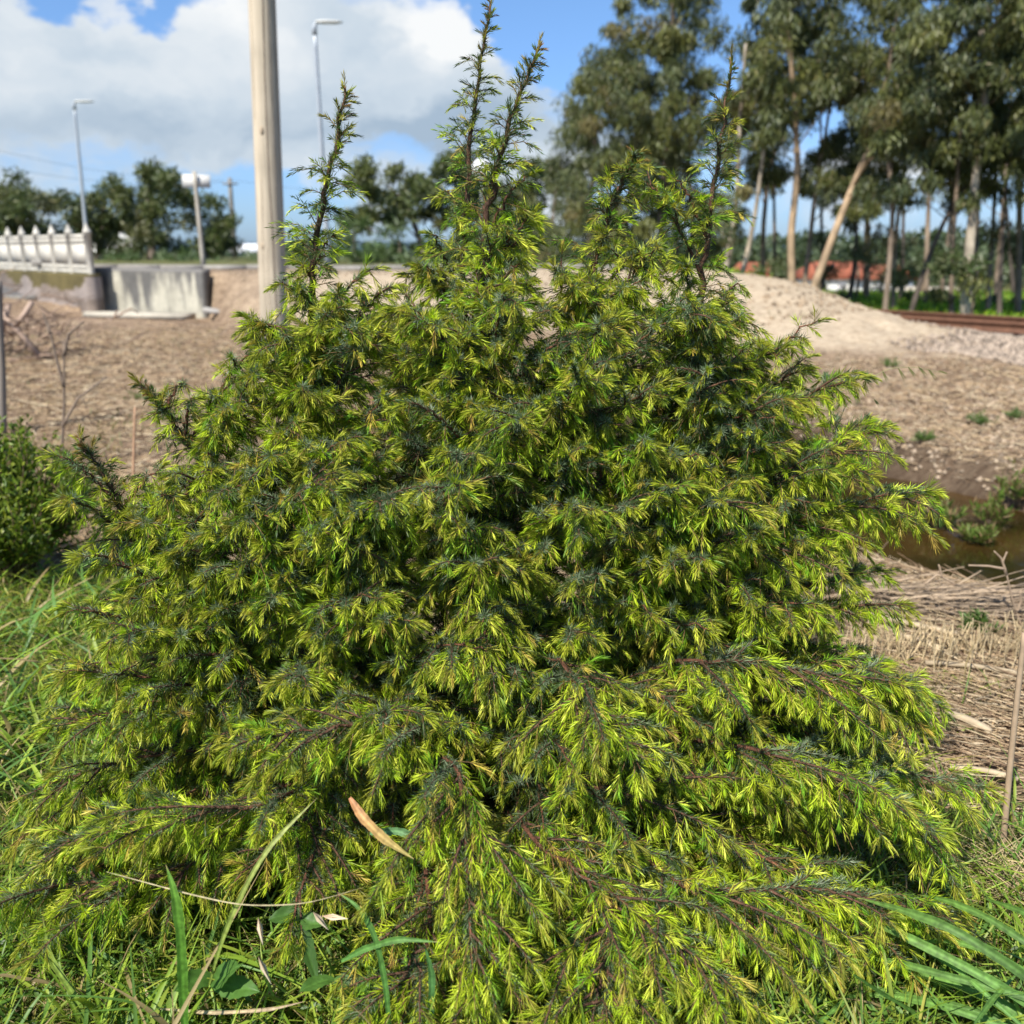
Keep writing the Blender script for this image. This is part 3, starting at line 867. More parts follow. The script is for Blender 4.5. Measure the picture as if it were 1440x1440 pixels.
# ---------------------------------------------------------------- straw and sticks
def litter(name, label, n, fmask, xr, yr, Lr, Rr, cols, rng, hover=0.03, aim=None, tilt=0.16, flat=True, scale_far=True):
    p = ground_pts(n, xr, yr, rng, fmask); n = len(p)
    a = rng.random(n) * 6.283 if aim is None else rng.normal(aim, 0.5, n)
    far = np.clip(p[:, 1] / 6.0, 0.8, 2.0) if scale_far else np.ones(n)
    l = rng.uniform(Lr[0], Lr[1], n) * rng.uniform(0.4, 1.0, n)
    d = np.stack([np.cos(a), np.sin(a), rng.normal(0, tilt, n)], 1) * l[:, None]
    c = np.array(cols)[rng.integers(0, len(cols), n)] * rng.uniform(0.65, 1.25, (n, 1))
    q = p + np.stack([np.zeros(n), np.zeros(n), rng.random(n) * hover], 1)
    q2 = q + d
    q2[:, 2] = np.maximum(q2[:, 2], hgt(q2[:, 0], q2[:, 1]) + 0.003)
    r = rng.uniform(Rr[0], Rr[1], n) * far
    b = Buf(); prisms(b, q, q2, r, r * 0.6, c)
    return b


SC_ = [(0.38, 0.275, 0.165), (0.44, 0.335, 0.20), (0.31, 0.22, 0.135), (0.52, 0.42, 0.28), (0.24, 0.16, 0.10), (0.38, 0.265, 0.15)]
LR = np.random.default_rng(404)


def mid_mask(x, y):
    e = green_edge(x)
    return sm(-0.3, 0.5, y - e) * (1 - sm(17.5, 20.5, y)) * (1 - 0.85 * sm(0.1, 0.35, terrace(x, y))) * (ditch_dist(x, y) > 1.2) * (0.35 + 0.65 * fbm(x * 1.1, y * 1.1, 55))


b = litter('straw', '', 34000, lambda x, y: mid_mask(x, y) * (x < 2), (-16, 3), (2.2, 20), (0.06, 0.34), (0.0022, 0.0052), SC_, LR)
b2 = litter('straw', '', 15000, lambda x, y: mid_mask(x, y) * (y < 5.4), (0.5, 5.0), (2.1, 5.4), (0.05, 0.40), (0.0015, 0.0045), SC_, LR, aim=2.85)
b3 = litter('straw', '', 12000, lambda x, y: mid_mask(x, y) * (y > 5.4) * (ditch_dist(x, y) > 1.35), (1.0, 11), (5.4, 13), (0.05, 0.24), (0.0022, 0.005), SC_, LR)
for q in (b2, b3):
    off = 0
    for v, c, f in zip(q.v, q.c, q.f4): b.add(v, c, None, f - off); off += len(v)
tag(b.build('straw_litter', M_STRAW), 'dry chopped straw and reed stalks scattered over the ground', 'straw', kind='stuff')

# leaf shreds between the stalks
b = Buf()
pts = ground_pts(34000, (-14, 9), (2.2, 16), LR, mid_mask)
n = len(pts); D = rnd_dirs(n, LR, -0.1, 0.35); U = rnd_dirs(n, LR, 0.5, 1.0)
far = np.clip(pts[:, 1] / 6, 0.7, 1.5)
c = np.array(SC_)[LR.integers(0, 6, n)] * LR.uniform(0.6, 1.1, (n, 1))
kites(b, pts + [0, 0, 0.012], D, U, LR.uniform(0.03, 0.10, n) * far, LR.uniform(0.004, 0.012, n) * far, c, c)
tag(b.build('leaf_litter', M_STRAW), 'brown dry leaf shreds lying between the straw stalks', 'litter', kind='stuff')

# gravel on the ballast and stones on the far bank
b = Buf()
def stones(b, p, r, c, rng):
    n = len(p)
    base = np.array([[1, 0, 0], [0, 1, 0], [-1, 0, 0], [0, -1, 0], [0, 0, 0.8], [0, 0, -0.8]], float)
    V = base[None] * r[:, None, None] * rng.uniform(0.6, 1.3, (n, 6, 1))
    a = rng.random(n) * 6.28; ca, sa = np.cos(a)[:, None], np.sin(a)[:, None]
    X = V[..., 0] * ca - V[..., 1] * sa; Y = V[..., 0] * sa + V[..., 1] * ca
    V = np.stack([X, Y, V[..., 2]], -1) + p[:, None]
    f = np.array([[0, 1, 4], [1, 2, 4], [2, 3, 4], [3, 0, 4], [1, 0, 5], [2, 1, 5], [3, 2, 5], [0, 3, 5]])[None] + np.arange(n)[:, None, None] * 6
    b.add(V.reshape(-1, 3), np.repeat(c, 6, 0), f.reshape(-1, 3))
def ball(x, y):
    rd = (x - RA[0]) * RN[0] + (y - RA[1]) * RN[1]
    return (np.abs(rd + 0.5) < 2.4) * (1 - sm(0.02, 0.2, terrace(x, y))) * (x > 4.8) * (ditch_dist(x, y) > 1.6)
p = ground_pts(26000, (3, 16), (9.5, 22), LR, ball); n = len(p)
stones(b, p + [0, 0, 0.01], LR.uniform(0.015, 0.045, n), np.array([[0.31, 0.245, 0.185]]) * LR.uniform(0.35, 1.5, (n, 1)), LR)
def bank(x, y): return (ditch_dist(x, y) > 1.2) * (y > 6.5) * (0.2 + fbm(x * 2, y * 2, 66)) * (1 - sm(0.02, 0.2, terrace(x, y)))
p = ground_pts(5200, (1.6, 12), (6.4, 13), LR, bank); n = len(p)
stones(b, p + [0, 0, 0.005], LR.uniform(0.008, 0.035, n), np.array([[0.34, 0.26, 0.18]]) * LR.uniform(0.4, 1.4, (n, 1)), LR)
tag(b.build('gravel', M_STONE), 'brown grey ballast stones and pebbles along the railway', 'gravel', kind='stuff')

# ---------------------------------------------------------------- bleached canes on the near bank, each one its own thing
canes = [((1185, 868), (1345, 905), 0.012, 'long bleached cane lying across the near bank below the water'),
         ((1262, 900), (1325, 925), 0.012, 'orange brown cane slanting down the bank beside the straw stubble'),
         ((1300, 940), (1440, 955), 0.010, 'pale cane lying level near the right edge above the dark shadow'),
         ((1330, 1008), (1392, 1036), 0.013, 'short thick whitish cane crossing the dark shadow'),
         ((1335, 1085), (1430, 1100), 0.009, 'straight bleached cane lying where the straw meets the green grass'),
         ((1290, 650), (1330, 655), 0.018, 'short grey cane lying on the far bank above the ditch'),
         ((1345, 686), (1376, 676), 0.028, 'broad grey piece of cane on the far bank by the green tufts'),
         ((1160, 835), (1240, 828), 0.010, 'pinkish cane beside the lower right needle sprays')]
for (a_, b_, r_, lab) in canes:
    P = on_z(*a_); Q = on_z(*b_)
    t = np.linspace(0, 1, 7)[:, None]; c = P * (1 - t) + Q * t
    c[:, 2] = hgt(c[:, 0], c[:, 1]); c[:, 2] = np.linspace(c[0, 2], c[-1, 2], 7) + 0.03 + 0.01 * np.sin(np.linspace(0, 3, 7))
    bb = Buf(); tube(bb, c, r_, np.array([0.44, 0.35, 0.23]) * LR.uniform(0.8, 1.15), 6)
    tag(bb.build('dry_cane', M_STRAW, smooth=True), lab, 'cane', 'bleached canes lying on the banks')

# clods and stones over the bare ground and the bank
b = Buf()
p = ground_pts(9000, (-16, 10), (4.2, 22), LR, lambda x, y: sm(0.0, 0.6, y - green_edge(x)) * (ditch_dist(x, y) > 1.2) * sm(0.42, 0.6, fbm(x * .7, y * .7, 58))); n = len(p)
stones(b, p, LR.uniform(0.01, 0.035, n) * np.clip(p[:, 1] / 9, 0.7, 1.6), np.array([[0.30, 0.22, 0.14]]) * LR.uniform(0.35, 1.25, (n, 1)), LR)
tag(b.build('clods', M_STONE), 'earth clods and small stones strewn over the bare ground', 'clods', kind='stuff')
b = Buf(); pts = ground_pts(1500, (-14, 9), (6.5, 24), LR, lambda x, y: sm(0.58, 0.66, fbm(x * .9, y * .9, 61)) * (ditch_dist(x, y) > 1.2)); n = len(pts)
b = grass_patch('x', '', pts, (0.05, 0.2), (0.006, 0.016), [(0.16, 0.21, 0.07), (0.22, 0.24, 0.10), (0.12, 0.17, 0.05)], dry=0.4, seg=3)
tag(b.build('sparse_grass', M_GRASS), 'thin scattered grass sprouting in the dry ground', 'grass', kind='stuff')

# heap of reeds at the edge of the water
b = Buf(); n = 900
c0 = on_z(1330, 862, 0)
X = c0[0] + LR.normal(0, 0.55, n); Y = c0[1] + LR.normal(0, 0.09, n) - (X - c0[0]) * 0.35
P = np.stack([X, Y, hgt(X, Y) + LR.random(n) * 0.09], 1); a = LR.normal(0.1, 0.4, n); l = LR.uniform(0.08, 0.45, n)
prisms(b, P, P + np.stack([np.cos(a), -np.sin(a) * 0.5, LR.normal(0, 0.12, n)], 1) * l[:, None], 0.0035, 0.0015, np.array([[0.36, 0.27, 0.18]]) * LR.uniform(0.35, 1.4, (n, 1)))
tag(b.build('reed_litter', M_STRAW), 'matted grey reed stalks heaped along the near edge of the water', 'reed litter', kind='stuff')

# ---------------------------------------------------------------- leafy clumps
def clump(name, label, cat, P, h, r, nstem, rng, cols, leafL=(0.02, 0.05), leafW=(0.006, 0.014), nl=60, wood=(0.14, 0.10, 0.05), group=None, m=None, zdir=(0.1, 1.0)):
    rt = empty(name, P); tag(rt, label, cat, group)
    w = Buf(); lf = Buf()
    for k in range(nstem):
        a = rng.random() * 6.283; rr = r * math.sqrt(rng.random())
        tip = np.array(P) + [rr * math.cos(a), rr * math.sin(a), h * (0.55 + 0.45 * rng.random()) * (1 - 0.35 * (rr / r) ** 2)]
        P0 = np.array(P) + [0.15 * rr * math.cos(a), 0.15 * rr * math.sin(a), 0]
        c = bez(P0, P0 + [0, 0, h * 0.3], tip - [0, 0, h * 0.25], tip, np.linspace(0, 1, 8))
        c += rng.normal(0, 0.006, c.shape)
        c[0] = P0
        tube(w, c, np.linspace(0.006, 0.0015, 8) * (h / 0.7), np.array(wood), 4)
        u = rng.uniform(0.25, 1, nl); p, t = samp(c, u)
        D = nrm(rnd_dirs(nl, rng, *zdir) + t * 0.6); U = rnd_dirs(nl, rng, 0.2, 1)
        cc = np.array(cols)[rng.integers(0, len(cols), nl)] * rng.uniform(0.65, 1.35, (nl, 1))
        p = p + rng.normal(0, 0.02 * h, p.shape)
        kites(lf, p, D, U, rng.uniform(*leafL, nl), rng.uniform(*leafW, nl), cc * 0.85, cc, mid=0.5)
    adopt(w.build('stem', M_BARK), rt); adopt(lf.build('foliage', m or M_LEAF), rt)
    return rt


BR = np.random.default_rng(505)
P = on_z(28, 818)
clump('small_bush', 'small rounded bright green bush at the left edge on the turf', 'bush', P, 0.80, 0.40, 190, BR,
      [(0.11, 0.17, 0.015), (0.17, 0.235, 0.022), (0.07, 0.12, 0.015), (0.22, 0.26, 0.03)], (0.02, 0.045), (0.010, 0.020), 80, zdir=(-0.4, 1.0))
P = on_z(-95, 800)
clump('small_bush', 'green bush cut off by the left border beside the rounded bush', 'bush', P, 0.6, 0.34, 80, BR,
      [(0.075, 0.15, 0.018), (0.045, 0.10, 0.015)], (0.016, 0.038), (0.007, 0.014), 60)
# tufts on the ditch edge
for (px, py, h, r, lab) in [(1325, 742, 0.20, 0.16, 'green leafy tuft hanging over the brown water, leftmost on the far bank'),
                            (1395, 735, 0.24, 0.14, 'green leafy tuft on the far bank between two others'),
                            (1432, 715, 0.36, 0.16, 'tallest green tuft on the far bank at the right edge'),
                            (1372, 762, 0.13, 0.12, 'low brown green tuft touching the water below its neighbours')]:
    P = on_z(px, py, -0.24); P[2] = zg(P[0], P[1]) if zg(P[0], P[1]) > -0.3 else -0.27
    clump('bank_plant', lab, 'plant', P, h, r, 16, BR, [(0.12, 0.19, 0.03), (0.20, 0.25, 0.06), (0.24, 0.16, 0.08)], (0.03, 0.09), (0.008, 0.02), 26,
          group='plants on the far bank of the ditch', m=M_GRASS)
for (px, py, h, r, lab) in [(1378, 598, 0.13, 0.14, 'small round green weed on the stony far slope'), (1300, 622, 0.10, 0.08, 'tiny green weed above the ditch left of the round weed'),
                            (1432, 592, 0.10, 0.14, 'flat green weed at the right edge of the stony slope'), (1190, 612, 0.10, 0.08, 'tiny weed just right of the needle tips on the stony slope'),
                            (1250, 520, 0.14, 0.16, 'green weed at the foot of the pale sand bank'), (1375, 895, 0.08, 0.07, 'bright green weed among the straw stubble on the near bank'),
                            (215, 562, 0.12, 0.32, 'pale green fallen leafy stalks on the brown ground left of the shrub')]:
    P = on_z(px, py, 0); P[2] = zg(P[0], P[1])
    clump('weed', lab, 'weed', P, h, r, 12, BR, [(0.09, 0.16, 0.03), (0.13, 0.2, 0.06)], (0.02, 0.07), (0.006, 0.015), 18, group='low weeds on the bare ground', m=M_GRASS)

# straw stubble standing on the near bank
b = Buf(); n = 500
c0 = on_z(1350, 925, 0)
P = np.stack([c0[0] + BR.normal(0, 0.38, n), c0[1] + BR.normal(0, 0.07, n), np.zeros(n)], 1); P[:, 2] = hgt(P[:, 0], P[:, 1])
d = nrm(np.stack([BR.normal(0, 0.3, n), BR.normal(0, 0.3, n), np.ones(n)], 1)) * BR.uniform(0.05, 0.15, (n, 1))
prisms(b, P, P + d, 0.0035, 0.002, np.array([[0.55, 0.43, 0.25]]) * BR.uniform(0.6, 1.2, (n, 1)))
tag(b.build('stubble', M_STRAW), 'standing cut straw stubble on the near bank', 'stubble', kind='stuff')
# dry straw tuft in the turf at the right edge
b = Buf(); n = 500
c0 = on_z(1435, 1245, 0.03)
P = c0 + BR.normal(0, 1, (n, 3)) * [0.035, 0.05, 0.015]
d = rnd_dirs(n, BR, -0.2, 0.5) * BR.uniform(0.04, 0.15, (n, 1))
prisms(b, P, P + d, 0.0014, 0.0008, np.array([[0.52, 0.41, 0.22]]) * BR.uniform(0.6, 1.15, (n, 1)))
tag(b.build('straw_tuft', M_STRAW), 'matted blond straw tuft in the grass at the right edge', 'straw tuft')

# ---------------------------------------------------------------- single stalks, stakes and dead twigs
def stalk(name, label, cat, pts, r0, r1, col, m=M_STRAW, sides=7, group=None, ground=True):
    pts = np.array(pts, float)
    if ground: pts[0, 2] = zg(pts[0, 0], pts[0, 1]) - 0.01
    t = np.linspace(0, len(pts) - 1, 5 * (len(pts) - 1) + 1)
    c = np.stack([np.interp(t, np.arange(len(pts)), pts[:, k]) for k in range(3)], 1)
    k = np.array([0.25, 0.5, 0.25]); 
    for _ in range(2):
        c[1:-1] = c[:-2] * .25 + c[1:-1] * .5 + c[2:] * .25
    bb = Buf(); tube(bb, c, np.linspace(r0, r1, len(c)), np.array(col), sides)
    o = bb.build(name, m, smooth=True)
    return tag(o, label, cat, group)


def groundpt(px, py): 
    p = on_z(px, py, 0); p[2] = zg(p[0], p[1]); return p


p0 = on_z(1411, 1190, 0.0)
stalk('wooden_stake', 'thin grey brown cane stake standing in the grass at the right edge', 'stake', [p0, at(1420, 1080, p0[1]), at(1430, 985, p0[1]), at(1441, 890, p0[1])], 0.0085, 0.0065, (0.36, 0.26, 0.17))
p0 = on_z(3, 610, 0.0)
stalk('grey_post', 'weathered grey post at the left edge behind the green bush', 'post', [p0, at(3, 530, p0[1]), at(-1, 450, p0[1]), at(-2, 395, p0[1])], 0.035, 0.028, (0.20, 0.17, 0.14), M_WOODPOLE, 9)
p0 = on_z(187, 705, 0.0)
stalk('dry_stake', 'straight reddish brown dead stem standing left of the shrub', 'stake', [p0, at(188, 640, p0[1]), at(190, 572, p0[1])], 0.010, 0.006, (0.45, 0.27, 0.16))
p0 = on_z(524, 640, 0.0)
stalk('dry_stake', 'reddish brown stake seen through the gap between the two left leaders', 'stake', [p0, at(524, 520, p0[1]), at(524, 432, p0[1])], 0.018, 0.014, (0.36, 0.20, 0.12))
p0 = groundpt(1150, 648)
# bare weed with forks at the left
p0 = on_z(86, 655, 0.0); Yw = p0[1]
rt = empty('dead_weed', p0); tag(rt, 'bare forked dark weed standing behind the green bush', 'dead weed')
bb = Buf()
for q in [[(86, 655), (90, 570), (90, 480)], [(90, 545), (78, 500), (68, 455)], [(88, 600), (110, 560), (150, 530)], [(90, 500), (96, 470), (118, 452)], [(70, 470), (66, 455), (60, 440)]]:
    c = np.array([at(x, y, Yw) for x, y in q]); t = np.linspace(0, 2, 9); c = np.stack([np.interp(t, [0, 1, 2], c[:, k]) for k in range(3)], 1)
    tube(bb, c, np.linspace(0.012, 0.006, 9), np.array([0.20, 0.15, 0.11]), 5)
adopt(bb.build('stem', M_STRAW), rt)
# dead twig by the water at the right
p0 = on_z(1438, 890, 0.0); Yw = p0[1]
rt = empty('dead_weed', p0); tag(rt, 'bare pale twig with a knotted head in front of the brown water', 'dead weed')
bb = Buf()
for q in [[(1440, 890), (1424, 845), (1415, 805)], [(1415, 805), (1408, 785), (1398, 775)], [(1415, 808), (1410, 790), (1416, 776)], [(1412, 800), (1390, 796), (1362, 795)], [(1430, 862), (1436, 845), (1434, 832)],
          [(1300, 822), (1318, 808), (1348, 824)], [(1324, 812), (1322, 800), (1320, 794)]]:
    c = np.array([at(x, y, Yw) for x, y in q]); t = np.linspace(0, 2, 9); c = np.stack([np.interp(t, [0, 1, 2], c[:, k]) for k in range(3)], 1)
    tube(bb, c, np.linspace(0.0055, 0.003, 9), np.array([0.34, 0.25, 0.17]), 5)
adopt(bb.build('stem', M_STRAW), rt)

# arching oat stalk with spikelets right of the shrub
rt = empty('oat_stalk', on_z(1190, 900, 0.0)); tag(rt, 'thin arching wild oat stalk with dark hanging spikelets right of the shrub', 'grass stalk')
Yo = 2.35
key = np.array([at(x, y, Yo) for x, y in [(1190, 900), (1165, 700), (1180, 580), (1215, 538), (1250, 517), (1290, 516), (1322, 524)]])
key[0] = [at(1190, 900, Yo)[0], Yo, 0.0]
t = np.linspace(0, 6, 40); c = np.stack([np.interp(t, np.arange(7), key[:, k]) for k in range(3)], 1)
for _ in range(6): c[1:-1] = c[:-2] * .25 + c[1:-1] * .5 + c[2:] * .25
bb = Buf(); tube(bb, c, np.linspace(0.0016, 0.0006, 40), np.array([0.30, 0.27, 0.13]), 5)
o1 = adopt(bb.build('stem', M_STRAW), rt)
bb = Buf()
for (x, y, x2, y2) in [(1215, 538, 1222, 556), (1228, 560, 1238, 572), (1240, 590, 1256, 606), (1240, 520, 1250, 538), (1262, 516, 1275, 536), (1276, 515, 1290, 532), (1290, 514, 1305, 530), (1304, 518, 1318, 534), (1318, 521, 1334, 526)]:
    bb = Buf(); P = at(x, y, Yo); Q = at(x2, y2, Yo); D = nrm((Q - P)[None]); l = np.linalg.norm(Q - P)
    for s_ in (-1, 1):
        kites(bb, P[None], nrm(D + np.array([[0.1 * s_, 0.1, 0]])), np.array([[0, 1.0 * s_, 0.1]]), l, 0.0042, np.array([[0.30, 0.26, 0.12]]), np.array([[0.20, 0.20, 0.08]]))
    adopt(bb.build('spikelet', M_GRASS), rt)

# ---------------------------------------------------------------- broad grass blades and dock leaves in the foreground
def blade_strip(name, label, cat, pts, w, col, col2=None, m=M_GRASS, group=None, tw=0.0, face=None):
    """single broad blade along picture points at given depths [(px,py,Y)...]"""
    K = np.array([at(x, y, Y) for x, y, Y in pts]); n0 = len(K)
    t = np.linspace(0, n0 - 1, 36); c = np.stack([np.interp(t, np.arange(n0), K[:, k]) for k in range(3)], 1)
    for _ in range(10): c[1:-1] = c[:-2] * .25 + c[1:-1] * .5 + c[2:] * .25
    T = nrm(np.gradient(c, axis=0))
    V = nrm(CAM - c) if face is None else np.tile(np.array(face, float), (len(c), 1))
    S = nrm(np.cross(T, V)); Nn = np.cross(S, T)
    s = np.linspace(0, 1, 36)[:, None]
    ww = w * np.clip(np.minimum(0.35 + 3 * s, (1 - s) * 3 + 0.04), 0, 1) * (1 + 0.06 * np.sin(s * 23) + 0.05 * np.sin(s * 57))
    cols = np.array(col)[None] * (1 - s) + np.array(col2 if col2 is not None else col)[None] * s
    tipb = sm(0.93, 1.0, s); cols = cols * (1 - tipb) + np.array([0.38, 0.28, 0.12]) * tipb
    V5 = []; C5 = []
    for k in (-1, -0.5, 0, 0.5, 1):
        V5.append(c + S * ww * 0.5 * k + Nn * ww * (0.16 * abs(k)) + Nn * ww * tw * k)
        C5.append(cols * (1.35 if k == 0 else (0.85 if abs(k) == .5 else 1.05)))
    V5 = np.stack(V5, 1); C5 = np.stack(C5, 1)
    i, j = np.meshgrid(np.arange(35), np.arange(4), indexing='ij')
    f = np.stack([i * 5 + j, i * 5 + j + 1, (i + 1) * 5 + j + 1, (i + 1) * 5 + j], -1).reshape(-1, 4)
    bb = Buf(); bb.add(V5.reshape(-1, 3), C5.reshape(-1, 3), None, f)
    m = M_STRAP if m is M_GRASS else m
    return tag(bb.build(name, m, smooth=True), label, cat, group)


G1 = (0.13, 0.25, 0.03)
blade_strip('wild_grass', 'broad bright green blade standing upright in front of the lower left needles', 'grass blade',
            [(262, 1500, 1.42), (258, 1400, 1.42), (254, 1310, 1.42), (246, 1255, 1.43), (233, 1216, 1.45)], 0.017, (0.10, 0.24, 0.03), (0.12, 0.25, 0.03))
blade_strip('wild_grass', 'pale yellow-green blade arching from upper right down to the dark gap', 'grass blade',
            [(294, 1385, 1.45), (312, 1320, 1.45), (345, 1245, 1.45), (378, 1190, 1.47), (412, 1155, 1.5), (446, 1122, 1.52)], 0.0085, (0.26, 0.34, 0.06), (0.36, 0.38, 0.12))
blade_strip('wild_grass', 'withered orange blade lying over the dark middle of the shrub', 'grass blade',
            [(492, 1122, 1.52), (510, 1150, 1.49), (540, 1180, 1.47), (582, 1208, 1.45)], 0.016, (0.50, 0.22, 0.10), (0.35, 0.30, 0.08))
blade_strip('wild_grass', 'grey green blade behind the orange withered one', 'grass blade', [(520, 1172, 1.60), (560, 1168, 1.58), (605, 1185, 1.56)], 0.014, (0.09, 0.19, 0.07), (0.11, 0.22, 0.08))
blade_strip('wild_grass', 'curved green blade rising below the bluish central spray', 'grass blade',
            [(550, 1500, 1.40), (545, 1400, 1.42), (530, 1320, 1.44), (505, 1275, 1.46), (475, 1255, 1.48)], 0.010, (0.08, 0.20, 0.04), (0.10, 0.21, 0.04))
blade_strip('wild_grass', 'dark green blade arching left below the central spray', 'grass blade',
            [(480, 1352, 1.44), (510, 1335, 1.44), (560, 1320, 1.43), (618, 1325, 1.42)], 0.011, (0.08, 0.2, 0.035), (0.1, 0.21, 0.04))
blade_strip('wild_grass', 'blue green upright blade right of the spotted dock leaf', 'grass blade',
            [(600, 1500, 1.42), (606, 1420, 1.43), (608, 1370, 1.44), (596, 1325, 1.45)], 0.012, (0.06, 0.16, 0.05), (0.08, 0.19, 0.05))
blade_strip('wild_grass', 'yellowish bent blade at the lower left corner of the turf', 'grass blade',
            [(130, 1460, 1.50), (105, 1400, 1.52), (68, 1345, 1.55), (60, 1290, 1.58)], 0.012, (0.15, 0.25, 0.035), (0.24, 0.30, 0.05))
blade_strip('grass_stalk', 'thin straw coloured stem crossing left to right below the lower left needles', 'grass stem',
            [(150, 1226, 1.46), (260, 1256, 1.44), (340, 1274, 1.43), (430, 1272, 1.45), (520, 1245, 1.5)], 0.0022, (0.5, 0.42, 0.24))
blade_strip('grass_stalk', 'tan dry blade lying low towards the bottom edge', 'grass stem', [(220, 1418, 1.48), (300, 1425, 1.45), (380, 1420, 1.43), (430, 1408, 1.44)], 0.006, (0.45, 0.36, 0.2), (0.42, 0.3, 0.18))
# broad clump at the lower right
rt = empty('broad_grass_clump', (1.0, 1.35, 0.0)); tag(rt, 'clump of long broad blue-green blades leaning left at the lower right corner', 'grass clump')
for i, (pts, w) in enumerate([([(1560, 1470), (1440, 1370), (1340, 1305), (1270, 1280), (1205, 1262)], 0.017),
                              ([(1560, 1500), (1440, 1405), (1340, 1350), (1260, 1310), (1200, 1290)], 0.018),
                              ([(1560, 1530), (1440, 1425), (1350, 1385), (1280, 1365), (1210, 1358)], 0.018),
                              ([(1520, 1500), (1430, 1450), (1330, 1415), (1260, 1400), (1150, 1396)], 0.015),
                              ([(1540, 1440), (1440, 1400), (1330, 1372), (1250, 1350), (1180, 1340)], 0.014),
                              ([(1500, 1530), (1400, 1470), (1300, 1438), (1240, 1425), (1180, 1428)], 0.014),
                              ([(1200, 1370), (1245, 1400), (1290, 1425), (1330, 1470)], 0.007),
                              ([(1370, 1440), (1400, 1400), (1432, 1368)], 0.009),
                              ([(1352, 1290), (1352, 1250), (1360, 1215), (1358, 1200)], 0.012),
                              ([(1345, 1275), (1330, 1245), (1320, 1225), (1316, 1218)], 0.012),
                              ([(1395, 1290), (1385, 1255), (1378, 1230)], 0.011),
                              ([(1280, 1300), (1292, 1270), (1300, 1245), (1312, 1232)], 0.010),
                              ([(1210, 1400), (1232, 1330), (1235, 1290), (1230, 1262)], 0.012),
                              ([(1560, 1560), (1440, 1445), (1340, 1412), (1240, 1392), (1165, 1375)], 0.013), ([(1560, 1400), (1450, 1330), (1390, 1290), (1330, 1265), (1290, 1258)], 0.013),
                              ([(1540, 1520), (1430, 1462), (1330, 1450), (1230, 1442), (1120, 1440)], 0.012), ([(1560, 1440), (1470, 1385), (1400, 1340), (1330, 1320), (1255, 1330)], 0.011),
                              ([(1440, 1500), (1380, 1470), (1320, 1462), (1250, 1465), (1190, 1450)], 0.012), ([(1560, 1350), (1480, 1300), (1420, 1275), (1380, 1262)], 0.010),
                              ([(1480, 1480), (1400, 1410), (1350, 1365), (1300, 1335), (1262, 1322)], 0.009), ([(1100, 1500), (1150, 1440), (1190, 1405), (1240, 1385)], 0.009)]):
    Y0 = 1.36 if (i < 8 or i > 12) else 1.85
    K = [(x, y, Y0 + 0.03 * (i % 3) + 0.07 * k) for k, (x, y) in enumerate(pts)]
    o = blade_strip('blade', None, None, K, w * (Y0 / 1.36), np.array((0.08, 0.18, 0.035)) * LR.uniform(0.6, 1.3), np.array((0.12, 0.22, 0.04)) * LR.uniform(0.9, 1.3))
    adopt(o, rt)


def broad_leaf(bb, P, D, U, L, W, col, rng, spots=False):
    D = nrm(np.array(D, float)); S = nrm(np.cross(D, U)); U = np.cross(S, D)
    ns, nt_ = 16, 8
    V = []; C = []
    for i in range(ns + 1):
        s = i / ns; w = W * (math.sin(math.pi * min(1, s * 0.93 + 0.06)) ** 0.75)
        cc = np.array(P) + D * L * s - np.array([0, 0, 1]) * L * 0.25 * s * s
        for j in range(nt_ + 1):
            k = j / nt_ * 2 - 1
            z = 0.10 * W * abs(k) ** 0.7 + 0.018 * W * math.sin(s * 42 + abs(k) * 6) * (1 - abs(k) * 0.3)
            V.append(cc + S * w * 0.5 * k * (1 + 0.09 * math.sin(s * 37 + k * 2) * abs(k)) + U * (z + 0.05 * W * math.sin(s * 9 + k)) + S * 0.12 * W * math.sin(s * 4))
            c = np.array(col) * (1.25 if abs(k) < 0.1 else 1.0) * rng.uniform(0.85, 1.15)
            C.append(c)
    i, j = np.meshgrid(np.arange(ns), np.arange(nt_), indexing='ij'); q = nt_ + 1
    f = np.stack([i * q + j, i * q + j + 1, (i + 1) * q + j + 1, (i + 1) * q + j], -1).reshape(-1, 4)
    bb.add(V, C, None, f)


